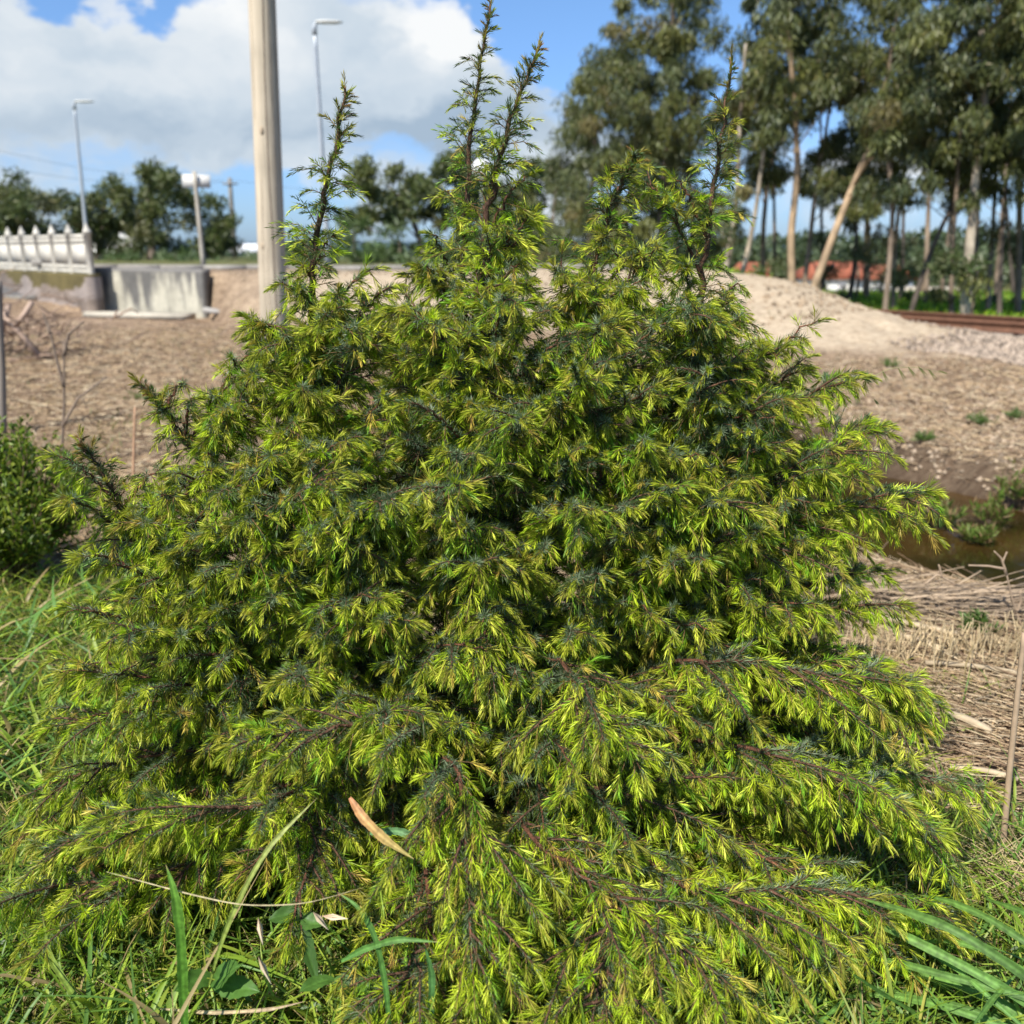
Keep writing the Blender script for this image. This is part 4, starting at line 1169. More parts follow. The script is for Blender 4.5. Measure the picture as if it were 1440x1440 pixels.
DR = np.random.default_rng(606)
for (px, py, Y, lab, leaves) in [
    (300, 1380, 1.50, 'dock plant with wide folded green leaves left of the dark gap', [((0.5, -0.3, 0.7), 0.16, 0.06), ((-0.4, -0.5, 0.5), 0.13, 0.05), ((1, -0.4, 0.35), 0.14, 0.055)]),
    (425, 1290, 1.56, 'dock plant with oval glossy leaves in the dark gap', [((-0.9, -0.2, 0.35), 0.085, 0.045), ((0.9, -0.4, 0.1), 0.06, 0.045), ((0.3, -0.6, -0.6), 0.13, 0.035)]),
    (575, 1440, 1.46, 'dock plant with a long crinkled leaf below the central spray', [((-0.55, -0.25, 0.65), 0.15, 0.058), ((0.5, -0.5, 0.3), 0.10, 0.045), ((-0.9, -0.4, 0.0), 0.12, 0.05)]),
    (470, 1380, 1.50, 'dock plant with pale spotted leaves beside the crinkled leaf', [((0.8, -0.3, 0.3), 0.11, 0.045), ((-0.7, -0.5, 0.4), 0.10, 0.04)]),
    (270, 1480, 1.42, 'dock plant at the bottom edge left of the upright blade', [((0.6, -0.2, 0.5), 0.15, 0.06), ((1.0, -0.2, 0.15), 0.14, 0.05)]),
]:
    P = at(px, py, Y); rt = empty('dock_plant', (P[0], P[1], 0)); tag(rt, lab, 'plant', 'dock plants at the foot of the shrub')
    sb = Buf()
    for (d, L_, W_) in leaves:
        L_ *= 0.8; W_ *= 0.8
        d = nrm(np.array(d)); tube(sb, np.array([[P[0], P[1], zg(P[0], P[1])], [P[0], P[1], max(P[2] * 0.6, 0.02)], P, P + d * 0.01]), 0.002, np.array([0.12, 0.17, 0.04]), 5)
        bb = Buf(); broad_leaf(bb, P, d, nrm(np.array([DR.normal(0, .4), -0.4, 0.9])), L_, W_, np.array((0.075, 0.16, 0.03)) * DR.uniform(0.8, 1.2), DR)
        adopt(bb.build('leaf', M_GRASS, smooth=True), rt)
    adopt(sb.build('stem', M_GRASS), rt)
# dry oat husks
for (x, y, x2, y2, lab) in [(363, 1290, 370, 1330, 'pale dry oat husk hanging in front of the dark gap'), (363, 1345, 382, 1385, 'long cream oat husk below the other one'),
                            (440, 1282, 462, 1308, 'brown striped oat husk beside the oval dock leaf'), (452, 1288, 490, 1292, 'straw coloured oat husk pointing right beside the oval dock leaf')]:
    P = at(x, y, 1.44); Q = at(x2, y2, 1.44); D = nrm((Q - P)[None]); l = np.linalg.norm(Q - P); bb = Buf()
    for a in (0, 2.1, 4.2):
        kites(bb, P[None], D, np.array([[math.cos(a), math.sin(a) * 0.8, 0.3]]), l, 0.009, np.array([[0.55, 0.38, 0.24]]), np.array([[0.75, 0.64, 0.46]]), fold=0.4)
    tag(bb.build('oat_husk', M_STRAW), lab, 'husk', 'dry oat husks hanging at the foot of the shrub')

# ---------------------------------------------------------------- wooden pole near
def pole_path(base, top_dir, H): pass


pb = at(390, 566, 9.5); pb[2] = zg(pb[0], pb[1])
ptop = at(366, -60, 9.5)
rt = empty('wooden_pole', pb); tag(rt, 'thick pale weathered wooden utility pole with a long crack standing behind the shrub', 'pole')
n = 40; s = np.linspace(0, 1, n)[:, None]
c = pb * (1 - s) + (pb + (ptop - pb) * 1.35) * s; c[0, 2] -= 0.1
bb = Buf(); col = np.array([0.50, 0.42, 0.31])[None] * np.ones((n, 1)) * (0.92 + 0.16 * DR.random((n, 1)))
tube(bb, c, np.linspace(0.136, 0.116, n), col, 28)
adopt(bb.build('shaft', M_WOODPOLE, smooth=True), rt)
# crack as a dark groove line, knots
bb = Buf(); sg = np.linspace(0, 1, 60)[:, None]; cc = pb * (1 - sg) + (pb + (ptop - pb) * 1.3) * sg
th = -1.25 + 0.10 * np.sin(np.linspace(0, 9, 60)); rr = np.interp(sg[:, 0], [0, 1], [0.136, 0.117])
cc = cc + np.stack([np.cos(th) * rr, np.sin(th) * rr, np.zeros(60)], 1)
tube(bb, cc, 0.0045, np.array([0.10, 0.07, 0.05]), 4)
adopt(bb.build('crack', M_BARK), rt)
for th0, s0_, s1_ in ((-1.9, 0.05, 0.42), (-0.85, 0.3, 0.9), (-2.3, 0.5, 1.0), (-1.6, 0.1, 0.3)):
    bb = Buf(); m_ = (sg[:, 0] >= s0_) & (sg[:, 0] <= s1_); ss = sg[m_]; k_ = len(ss)
    th = th0 + 0.05 * np.sin(np.linspace(0, 7, k_)); rr = np.interp(ss[:, 0], [0, 1], [0.1355, 0.1165])
    tube(bb, pb * (1 - ss) + (pb + (ptop - pb) * 1.3) * ss + np.stack([np.cos(th) * rr, np.sin(th) * rr, np.zeros(k_)], 1), 0.0022, np.array([0.16, 0.12, 0.09]), 4)
    adopt(bb.build('crack', M_BARK), rt)
for (sz, th) in [(0.47, -1.7), (0.28, -2.0), (0.75, -1.0)]:
    bb = Buf()
    ctr = pb + (ptop - pb) * 1.35 * sz + np.array([math.cos(th), math.sin(th), 0]) * 0.118
    tube(bb, np.array([ctr - [0, 0, .05], ctr - [0, 0, 0.02], ctr + [0, 0, 0.02], ctr + [0, 0, .05]]), [0.004, 0.022, 0.022, 0.004], np.array([0.42, 0.33, 0.23]), 8)
    adopt(bb.build('knot', M_WOODPOLE, smooth=True), rt)

# ---------------------------------------------------------------- street lamps
def lamp(px0, py0, px1, py1, Y, arm, lab, headw=0.9, hd=1):
    T_ = at(px1, py1, Y); B_ = np.array([at(px0, py0, Y)[0], Y, zg(at(px0, py0, Y)[0], Y)])
    k = (T_[0] - at(px0, py0, Y)[0]) / max(T_[2] - at(px0, py0, Y)[2], 0.1)
    B_[0] = T_[0] - k * (T_[2] - B_[2])
    rt = empty('street_lamp', B_); tag(rt, lab, 'street lamp', 'street lamps along the road')
    bb = Buf(); s = np.linspace(0, 1, 12)[:, None]; c = B_ * (1 - s) + T_ * s
    tube(bb, c, np.linspace(0.10, 0.055, 12), np.array([0.42, 0.45, 0.47]), 12)
    adopt(bb.build('pole', M_METAL, smooth=True), rt)
    bb = Buf(); tube(bb, np.array([T_ + [0, 0, -0.25], T_ + [0, 0, -0.02], T_ + [0.05 * hd, 0, 0.06], T_ + [arm * 0.35 * hd, 0, 0.10]]), [0.075, 0.07, 0.045, 0.04], np.array([0.42, 0.45, 0.47]), 10)
    adopt(bb.build('arm', M_METAL, smooth=True), rt)
    bb = Buf(); L_ = headw; n = 9
    x = np.linspace(0, L_, n); w = 0.14 * np.array([0.5, 0.8, 1, 1.05, 1.05, 1.0, 0.95, 0.8, 0.35]); t = 0.05 * np.array([.8, 1, 1, 1, .9, .8, .7, .6, .3])
    V = []
    for xi, wi, ti in zip(x, w, t):
        o = T_ + [hd * (arm * 0.3 + xi), 0, 0.09]
        V += [o + [0, -wi, -ti * .4], o + [0, wi, -ti * .4], o + [0, wi * .7, ti], o + [0, -wi * .7, ti]]
    f = [[i * 4 + a, i * 4 + (a + 1) % 4, (i + 1) * 4 + (a + 1) % 4, (i + 1) * 4 + a] for i in range(n - 1) for a in range(4)] + [[0, 3, 2, 1], [n * 4 - 4, n * 4 - 3, n * 4 - 2, n * 4 - 1]]
    bb.add(V, (0.5, 0.5, 0.46), None, f); adopt(bb.build('lamp_head', M_PAINT), rt)
    bb = Buf(); box(bb, T_ + [hd * (arm * 0.3 + L_ * 0.55), 0, 0.062], (L_ * 0.55, 0.16, 0.02), (0.72, 0.72, 0.66)); adopt(bb.build('lens', M_PAINT), rt)


lamp(125, 365, 104, 146, 45, 0.15, 'slim grey street lamp rising behind the white precast fence', 0.85)
lamp(462, 380, 442, 36, 31, 0.15, 'tall grey street lamp between the wooden pole and the central leaders', 0.80)
lamp(-40, 370, -14, 271, 85, 0.4, 'distant street lamp whose head peeks in at the left edge', 1.3)

# ---------------------------------------------------------------- sign board on a post
Y = 26.0; T_ = at(273, 241, Y); B0 = at(284, 378, Y)
B_ = np.array([B0[0] + 0.05, Y, zg(B0[0], Y)])
rt = empty('sign_post', B_); tag(rt, 'blank white rectangular board on a tall concrete post behind the grey wall', 'sign')
bb = Buf(); s = np.linspace(0, 1, 8)[:, None]; tube(bb, B_ * (1 - s) + T_ * s, np.linspace(0.075, 0.05, 8), np.array([0.42, 0.38, 0.31]), 4)
adopt(bb.build('post', M_CONC), rt)
bb = Buf(); c = at(276, 255, Y + 0.13); box(bb, c, (0.76, 0.03, 0.32), (0.58, 0.57, 0.53), rot=-0.12, tilt=0.03); adopt(bb.build('board', M_PAINT), rt)
# round white sign behind the leaders
Y = 20.5; c = at(677, 238, Y); B_ = np.array([c[0], Y, zg(c[0], Y)])
rt = empty('round_sign', B_); tag(rt, 'round white sign on a grey pole behind the two central leaders', 'sign')
bb = Buf(); tube(bb, np.array([B_, (B_ + c) / 2, c + [0, 0, 0.2]]), 0.035, np.array([0.16, 0.16, 0.16]), 10); adopt(bb.build('pole', M_METAL, smooth=True), rt)
bb = Buf(); tube(bb, np.array([c + [0, -0.06, 0], c + [0, -0.045, 0], c + [0, -0.04, 0]]), 0.2, np.array([0.6, 0.6, 0.6]), 32); adopt(bb.build('disc', M_PAINT), rt)
# far wooden line pole
Y = 60.0; T_ = at(323, 250, Y); B0 = at(331, 370, Y); B_ = np.array([B0[0], Y, zg(B0[0], Y)])
rt = empty('line_pole', B_); tag(rt, 'thin distant grey pole with crossarm beside the pine trees', 'pole')
bb = Buf(); s = np.linspace(0, 1, 6)[:, None]; tube(bb, B_ * (1 - s) + T_ * s, np.linspace(0.17, 0.12, 6), np.array([0.25, 0.23, 0.2]), 8); adopt(bb.build('shaft', M_TRUNK), rt)
bb = Buf(); box(bb, T_ + [0.05, -0.15, -0.35], (0.9, 0.08, 0.10), (0.22, 0.2, 0.18)); adopt(bb.build('crossarm', M_TRUNK), rt)

# ---------------------------------------------------------------- walls and the precast fence
# grey retaining wall
def wall_prism(name, label, A, B, z0, z1a, z1b, th, m, cat='wall', stain=True, cols=None):
    A = np.array(A, float); B = np.array(B, float); d = nrm((B - A)[None])[0]; nn_ = np.array([-d[1], d[0], 0.0])
    nx, nz = 70, 26
    bb = Buf(); V = []; C = []
    for j in range(nz + 1):
        for i in range(nx + 1):
            s = i / nx; t = j / nz; P = A + (B - A) * s; z = z0 + ((z1a + (z1b - z1a) * s) - z0) * t
            V.append([P[0], P[1], z]); C.append(cols(s, t, i, j))
    i, j = np.meshgrid(np.arange(nx), np.arange(nz), indexing='ij'); q = nx + 1
    f = np.stack([j * q + i, j * q + i + 1, (j + 1) * q + i + 1, (j + 1) * q + i], -1).reshape(-1, 4)
    front = np.array(V); n1 = len(front)
    back = front + nn_ * th
    Vall = np.concatenate([front, back]); Call = np.concatenate([np.array(C)] * 2)
    top = [[nz * q + i, nz * q + i + 1, n1 + nz * q + i + 1, n1 + nz * q + i] for i in range(nx)]
    e1 = [[j * q, (j + 1) * q, n1 + (j + 1) * q, n1 + j * q] for j in range(nz)]
    e2 = [[j * q + nx, n1 + j * q + nx, n1 + (j + 1) * q + nx, (j + 1) * q + nx] for j in range(nz)]
    bb.add(Vall, Call, None, np.concatenate([f, f[:, ::-1] + n1, np.array(top), np.array(e1), np.array(e2)]))
    o = bb.build(name, m); tag(o, label, cat); return o


def grey_cols(s, t, i, j):
    streak = float(fbm(np.array([s * 26.0]), np.array([t * 1.2]), 70)[0]); st2 = float(fbm(np.array([s * 5.0]), np.array([3.0]), 71)[0])
    dark = np.clip((t - 0.38 + (streak - 0.5) * 2.2 + (st2 - .5) * 1.4) * 1.5, 0, 1)
    lo = np.array([0.46, 0.43, 0.34]); hi = np.array([0.13, 0.125, 0.115])
    c = lo * (1 - dark) + hi * dark
    if t > 0.93: c = np.array([0.20, 0.19, 0.175])
    if t < 0.1: c = c * 0.5 + np.array([0.30, 0.25, 0.14]) * 0.5
    return c


def moss_cols(s, t, i, j):
    n_ = float(fbm(np.array([s * 18.0]), np.array([t * 2.5]), 80)[0]); n2_ = float(fbm(np.array([s * 6.0]), np.array([t * 3.0]), 81)[0])
    c = np.array([0.20, 0.16, 0.13]) * (0.6 + 0.9 * n_)
    if n2_ > 0.52: c = c * 0.4 + np.array([0.36, 0.31, 0.28]) * 0.6
    if t > 0.85 - 0.9 * (n_ - 0.4): c = np.array([0.105, 0.085, 0.032]) * (0.5 + n_)
    return c


wa = at(122, 376, 23.0); wb_ = at(284, 379, 22.0)
wall_prism('concrete_wall', 'streaked grey concrete retaining wall between the white fence and the pale bank', (wa[0], 23.0, 0), (wb_[0], 22.0, 0), -0.2, wa[2], wb_[2], 0.3, M_CONC, cols=grey_cols)
# footing slab
bb = Buf(); cm = (wa + wb_) / 2; box(bb, (cm[0], 22.5 - 0.55, 0.06), (2.7, 0.5, 0.12), (0.45, 0.41, 0.33), rot=math.atan2(-1.0, wb_[0] - wa[0])); tag(bb.build('concrete_slab', M_CONC), 'low concrete slab at the foot of the streaked wall', 'slab')
bb = Buf(); p = at(302, 404, 21.2); p[2] = zg(p[0], p[1]) + 0.06; box(bb, p, (0.55, 0.5, 0.09), (0.34, 0.32, 0.29), rot=0.2, tilt=0.16)
tag(bb.build('broken_slab', M_CONC), 'tilted broken grey slab on the bank right of the streaked wall', 'slab')
# fence line
FA = np.array([at(118, 386, 22.3)[0], 22.3, 0.0]); FB = np.array([at(0, 386, 27.0)[0], 27.0, 0.0])
fd = nrm((FB - FA)[None])[0]; zt = 0.96
wall_prism('mossy_wall', 'low dark mossy wall carrying the white precast fence', FA + fd * 12.5, FA + fd * -0.1, -0.2, zt, zt, 0.35, M_CONC, cols=moss_cols)
rt = empty('precast_fence', (FA[0], FA[1], zt)); tag(rt, 'white precast concrete fence with pierced panels and pointed posts on the mossy wall', 'fence')
pitch = 1.16; up = np.array([0, 0, 1.0]); fn = np.array([fd[1], -fd[0], 0.0])
if fn[1] > 0: fn = -fn
WH = np.array([0.52, 0.49, 0.42])
ang = math.atan2(fd[1], fd[0])
for k in range(11):
    P = FA + fd * pitch * k; bb = Buf()
    hgtp = 1.30
    prof = [(0, 0.075), (1.08, 0.075), (1.10, 0.092), (1.15, 0.092), (1.17, 0.07), (1.27, 0.045), (1.38, 0.006)]
    V = []
    for z, r in prof:
        for a in range(4):
            th = ang + math.pi / 4 + a * math.pi / 2
            V.append([P[0] + math.cos(th) * r * 1.15 + fn[0] * 0.03 - fn[0] * .2, P[1] + math.sin(th) * r * 1.15 - fn[1] * .17, zt + z * 0.82])
    f = [[i * 4 + a, i * 4 + (a + 1) % 4, (i + 1) * 4 + (a + 1) % 4, (i + 1) * 4 + a] for i in range(len(prof) - 1) for a in range(4)]
    bb.add(V, WH * DR.uniform(0.92, 1.06), None, f)
    adopt(bb.build('post', M_CONC), rt)
    if k < 10:
        bb = Buf(); C_ = P + fd * pitch / 2 - fn * 0.17; L_ = pitch - 0.16
        def slab(s0, s1, z0, z1, th=0.06, c=WH):
            box(bb, C_ + fd * ((s0 + s1) / 2) + up * (zt + (z0 + z1) / 2 * .83), (s1 - s0, th, (z1 - z0) * .83), c * DR.uniform(0.94, 1.04), rot=ang)
        h = L_ / 2
        slab(-h, h, 0.0, 0.10); slab(-h, h, 0.24, 0.80, 0.05); slab(-h, h, 0.96, 1.06)
        for z0 in (0.10, 0.80):
            z1 = z0 + (0.14 if z0 < .5 else 0.16)
            nb = 5
            for q in range(nb + 1):
                x = -h + 2 * h * q / nb
                slab(max(-h, x - 0.065), min(h, x + 0.065), z0 + 0.002, z1 - 0.002, 0.056)
        adopt(bb.build('panel', M_CONC), rt)

# ---------------------------------------------------------------- road on the terrace (sheet with kerb)
m_as = surf_mat('asphalt', rough=0.9, noise=(30, 0.8, 1.2))
bb = Buf(); xs = np.linspace(-60, 4.0, 60); V = []; C = []
for x in xs:
    for y in (25.0, 31.5): V.append([x, y, zg(x, y) + 0.03]); C.append([0.11, 0.105, 0.10])
bb.add(V, C, None, [[i * 2, i * 2 + 2, i * 2 + 3, i * 2 + 1] for i in range(59)])
tag(bb.build('road', m_as), 'grey asphalt road on top of the bank', kind='structure')
bb = Buf()
for i in range(40):
    x = -40 + i * 1.09; box(bb, (x, 24.9, zg(x, 24.9) + 0.05), (1.07, 0.16, 0.14), np.array([0.25, 0.235, 0.21]) * DR.uniform(0.9, 1.1))
tag(bb.build('kerb', M_CONC), 'pale concrete kerb along the near side of the road', kind='structure')

# ---------------------------------------------------------------- railway
def rail(off, lab):
    t = np.array([-7.0, 11.0]); bb = Buf()
    prof = [(-0.07, 0), (0.07, 0), (0.07, 0.02), (0.012, 0.045), (0.012, 0.115), (0.036, 0.125), (0.036, 0.16), (-0.036, 0.16), (-0.036, 0.125), (-0.012, 0.115), (-0.012, 0.045), (-0.07, 0.02)]
    V = []
    for tt in t:
        P = RA + RD * tt + RN * off
        for o, z in prof: V.append([P[0] + RN[0] * o, P[1] + RN[1] * o, 0.24 + z])
    n = len(prof)
    bb.add(V, (0.12, 0.055, 0.03), None, [[i, (i + 1) % n, n + (i + 1) % n, n + i] for i in range(n)])
    tag(bb.build('rail', M_RUST), lab, 'rail', 'rails of the railway track')


rail(-0.55, 'rusty brown rail nearer to the ditch on its ballast')
rail(0.89, 'rusty brown rail nearer to the tall trees')
for k in range(14):
    tt = -4.0 + k * 0.75; P = RA + RD * tt + RN * 0.17
    bb = Buf(); box(bb, (P[0], P[1], 0.17), (0.24, 2.3, 0.13), np.array([0.30, 0.25, 0.20]) * DR.uniform(0.8, 1.15), rot=math.atan2(RD[1], RD[0]))
    tag(bb.build('sleeper', M_CONC), 'weathered railway sleeper crossing under both rusty rails', 'sleeper', 'sleepers under the rails')

# ---------------------------------------------------------------- heap of cut branches at the left edge
P = on_z(-20, 500, 0.0); P[2] = zg(P[0], P[1])
rt = empty('branch_pile', P); tag(rt, 'tangled heap of dead brown branches at the left edge of the bare ground', 'branch pile')
bb = Buf(); HR = np.random.default_rng(707)
for k in range(260):
    c0 = P + HR.normal(0, 1, 3) * [0.75, 0.5, 0.0] + [0, 0, abs(HR.normal(0.3, 0.3))]
    d = rnd_dirs(1, HR, -0.5, 0.6)[0] * HR.uniform(0.3, 0.8); c1 = c0 + d
    c1[2] = max(c1[2], P[2]); md = (c0 + c1) / 2 + HR.normal(0, 0.08, 3)
    tube(bb, np.array([c0, md, c1]), np.array([1, 0.8, 0.5]) * HR.uniform(0.006, 0.018), np.array([0.40, 0.28, 0.20]) * HR.uniform(0.4, 1.1), 5)
adopt(tag(bb.build('twigs', M_STRAW), kind='stuff'), rt)
for a_, b_ in [((0, 440), (55, 500)), ((12, 428), (-10, 500)), ((20, 460), (45, 425))]:
    bb = Buf(); tube(bb, np.array([at(*a_, P[1] - .4), at((a_[0] + b_[0]) / 2 + 2, (a_[1] + b_[1]) / 2, P[1] - .4), at(*b_, P[1] - .4)]), 0.04, np.array([0.40, 0.29, 0.22]), 6)
    adopt(bb.build('thick_branch', M_STRAW), rt)

# ---------------------------------------------------------------- buildings and car
def house(name, lab, cat, px, Y, w, d, zb, ze, zr, wallc, roofc, rot=0.0, windows=3, hip=True):
    X = at(px, 380, Y)[0]
    rt = empty(name, (X, Y, zb)); tag(rt, lab, cat)
    ca, sa = math.cos(rot), math.sin(rot)
    def W(p): return [X + p[0] * ca - p[1] * sa, Y + p[0] * sa + p[1] * ca, p[2]]
    bb = Buf(); V = [W((x, y, z)) for z in (zb, ze) for x, y in ((-w / 2, -d / 2), (w / 2, -d / 2), (w / 2, d / 2), (-w / 2, d / 2))]
    bb.add(V, wallc, None, [[0, 1, 5, 4], [1, 2, 6, 5], [2, 3, 7, 6], [3, 0, 4, 7]]); adopt(bb.build('wall', M_PAINT), rt)
    bb = Buf(); o = 0.35; e = w * 0.22 if hip else 0
    V = [W(p) for p in [(-w / 2 - o, -d / 2 - o, ze), (w / 2 + o, -d / 2 - o, ze), (w / 2 + o, d / 2 + o, ze), (-w / 2 - o, d / 2 + o, ze), (-w / 2 - o + e, 0, zr), (w / 2 + o - e, 0, zr)]]
    bb.add(V, roofc, [[1, 2, 5], [3, 0, 4]], [[0, 1, 5, 4], [2, 3, 4, 5], [3, 2, 1, 0]]); adopt(bb.build('roof', M_TILE), rt)
    for k in range(windows):
        bb = Buf(); x = -w / 2 + w * (k + 0.5) / windows; c = W((x, -d / 2 - 0.03, zb + (ze - zb) * 0.58)); box(bb, c, (1.0, 0.08, (ze - zb) * 0.42), (0.10, 0.10, 0.10), rot=rot); adopt(bb.build('window', M_GLASS), rt)


OR = (0.27, 0.085, 0.045); WW = (0.80, 0.78, 0.73)
house('house', 'white house with orange tiled roof seen between the leaning trunks', 'house', 1178, 110, 9.0, 7, -4.6, -1.6, 0.2, WW, OR, 0.15, 4)
house('house', 'small white house with bright orange roof right of the leaning trunk', 'house', 1240, 104, 5.0, 6, -4.4, -1.5, -0.1, WW, OR, -0.1, 2)
house('house', 'white house with a strip of orange roof left of the tall tan trunk', 'house', 1058, 112, 4.4, 6, -4.6, -1.7, 0.1, WW, OR, 0.0, 2)
house('shed', 'long low grey white shed between the dark leaning trunk and the stout pale trunk', 'shed', 1312, 95, 8, 5, -4.6, -2.6, -2.0, (0.6, 0.58, 0.52), (0.42, 0.36, 0.28), 0, 2)
house('warehouse', 'distant white building with pale blue front beside the wooden pole', 'building', 352, 190, 11, 12, -2.0, 1.0, 2.6, (0.62, 0.72, 0.76), (0.80, 0.80, 0.80), 0.2, 3, hip=False)


def car(px, Y, lab):
    X = at(px, 372, Y)[0]; z = zg(X, Y)
    rt = empty('parked_car', (X, Y, z)); tag(rt, lab, 'car')
    prof = [(-2.0, 0.35), (-2.05, 0.75), (-1.95, 0.95), (-1.0, 1.02), (-0.45, 1.42), (0.9, 1.46), (1.6, 1.05), (2.0, 0.98), (2.05, 0.6), (2.0, 0.35)]
    bb = Buf(); V = []
    for y, k in ((-0.82, 0.0), (-0.86, 0.0), (0.86, 0.0), (0.82, 0.0)):
        for x, zz in prof: V.append([X + x, Y + y * (0.82 if zz > 1.1 else 1.0), z + zz])
    n = len(prof); f = []
    for a in range(3):
        f += [[a * n + i, a * n + i + 1, (a + 1) * n + i + 1, (a + 1) * n + i] for i in range(n - 1)]
    f3 = [[0, i + 1, i] for i in range(1, n - 1)] + [[3 * n, 3 * n + i, 3 * n + i + 1] for i in range(1, n - 1)]
    f.append([0, n - 1, 4 * n - 1, 3 * n])
    bb.add(V, (0.78, 0.77, 0.72), f3, f); adopt(bb.build('body', M_PAINT), rt)
    bb = Buf(); box(bb, (X + 0.15, Y - 0.80, z + 1.2), (1.5, 0.1, 0.26), (0.06, 0.06, 0.07)); adopt(bb.build('window', M_GLASS), rt)
    for sx in (-1.25, 1.3):
        for sy in (-0.8, 0.8):
            bb = Buf(); tube(bb, np.array([[X + sx, Y + sy - 0.1, z + 0.33], [X + sx, Y + sy + 0.1, z + 0.33]]), 0.33, np.array([0.03, 0.03, 0.03]), 18); adopt(bb.build('wheel', M_PAINT), rt)


car(146, 56, 'cream white car mostly hidden behind the grey concrete wall')

# ---------------------------------------------------------------- distant hills, blue haze of distance painted into their colour
bb = Buf(); xs = np.linspace(-1500, 1500, 120); V = []; C = []
hh = 5 + 12 * fbm(xs / 260.0, xs * 0, 90) + 5 * fbm(xs / 60.0, xs * 0 + 3, 91)
for k, (yo, zf) in enumerate([(1250, 0.0), (1330, 0.75), (1430, 1.0), (1600, 0.6)]):
    for x, h in zip(xs, hh): V.append([x, yo + 30 * math.sin(x / 170), -4 + h * zf * 1.15 + 3]); C.append([0.05, 0.085, 0.10])
bb.add(V, C, None, [[k * 120 + i, k * 120 + i + 1, (k + 1) * 120 + i + 1, (k + 1) * 120 + i] for k in range(3) for i in range(119)])
tag(bb.build('hills', M_EUC, smooth=True), 'low wooded hills on the horizon with distance haze painted in as blue green', kind='structure')

# ---------------------------------------------------------------- trees
TR = np.random.default_rng(808)
EC = np.array([[0.080, 0.097, 0.030], [0.115, 0.13, 0.034], [0.06, 0.08, 0.036], [0.16, 0.165, 0.04], [0.18, 0.13, 0.05], [0.10, 0.125, 0.065]])
EP = [0.27, 0.28, 0.17, 0.15, 0.06, 0.07]


def leaf_cloud(lf, centers, radii, nper, rng, Lr, Wr, cols, probs, droop=0.7):
    for c, r in zip(centers, radii):
        n = int(nper * (0.7 + 0.6 * rng.random()))
        d = rnd_dirs(n, rng); rad = rng.random(n) ** 0.45
        p = c + d * rad[:, None] * r
        D = nrm(rnd_dirs(n, rng) * (1 - droop) + np.array([0, 0, -1.0]) * droop + rng.normal(0, 0.25, (n, 3)))
        U = rnd_dirs(n, rng)
        base = cols[rng.choice(len(cols), p=probs)]
        cc = (cols[rng.choice(len(cols), n, p=probs)] * 0.5 + base * 0.5) * rng.uniform(0.7, 1.3, (n, 1))
        kites(lf, p, D, U, rng.uniform(*Lr, n), rng.uniform(*Wr, n), cc, cc, mid=0.45)


def tree(name, label, pts, Y, wpx, blobs, barkc, rng, group, nper=120, leafL=(0.13, 0.28), leafW=(0.025, 0.06), cols=EC, probs=EP, droop=0.7, depth=0.8, blobn=1.0, cat='tree', extra_limbs=True, dens=1.0, csz=1.0, zb=None):
    """pts: trunk path in the picture; blobs: crown lobes (px, py, rx, ry)"""
    K = np.array([at(x, y, Y) for x, y in pts]); dep = np.linalg.norm(K[0] - CAM)
    z0 = zg(K[0][0], Y) if zb is None else zb
    K = np.vstack([[K[0][0] - (K[1][0] - K[0][0]) * 0.15, Y, z0 - 0.1], K[0] + [0, 0, 0.001]] + [k for k in K[1:]]) if K[0][2] > z0 + 0.15 else np.vstack([[K[0][0], Y, z0 - 0.1], K[1:]])
    K[1:, 1] += rng.normal(0, 0.25, len(K) - 1).cumsum() * 0.5
    rt = empty(name, (K[0][0], K[0][1], z0)); tag(rt, label, cat, group)
    t = np.linspace(0, len(K) - 1, 8 * len(K)); c = np.stack([np.interp(t, np.arange(len(K)), K[:, k]) for k in range(3)], 1)
    for _ in range(4): c[1:-1] = c[:-2] * .25 + c[1:-1] * .5 + c[2:] * .25
    r0 = wpx / FPX * dep / 2
    w = Buf(); s = np.linspace(0, 1, len(c))[:, None]
    tube(w, c, r0 * (1.12 - 0.75 * s[:, 0]), np.array(barkc)[None] * (0.75 + 0.5 * rng.random((len(c), 1))) * (1 - 0.1 * s), 10)
    cs, rs = [], []
    for (bx, by, rx, ry) in blobs:
        area = rx * ry
        n = max(2, int(area / 420 * blobn / csz ** 2))
        for _ in range(n):
            a = rng.random() * 6.283; q = math.sqrt(rng.random())
            x = bx + math.cos(a) * q * rx; y = by + math.sin(a) * q * ry
            p = at(x, y, Y); p = p + [0, rng.normal(0, depth * 1.6), 0]
            cs.append(p); rs.append(np.array([1.25, 1.25, 1.0]) * rng.uniform(9, 19) * csz / FPX * dep)
        # limbs to the lobe
        if extra_limbs:
            for _ in range(max(1, int(area / 1600))):
                q = cs[-1 - rng.integers(0, min(n, len(cs)))]
                i = int(np.argmin(np.abs(c[:, 2] - (q[2] - 0.5 * abs(q[0] - c[:, 0].mean()) - 0.6)))); i = min(max(i, 3), len(c) - 2)
                m_ = (c[i] + q) / 2 + [0, 0, 0.15]
                tube(w, np.array([c[i], m_, q]), np.array([0.32, 0.22, 0.08]) * r0 * (1.1 - 0.7 * i / len(c)), np.array(barkc) * 0.7, 5)
    lf = Buf(); leaf_cloud(lf, cs, rs, nper * dens, rng, leafL, leafW, cols, probs, droop)
    adopt(w.build('trunk', M_TRUNK, smooth=True), rt); adopt(lf.build('crown', M_EUC), rt)


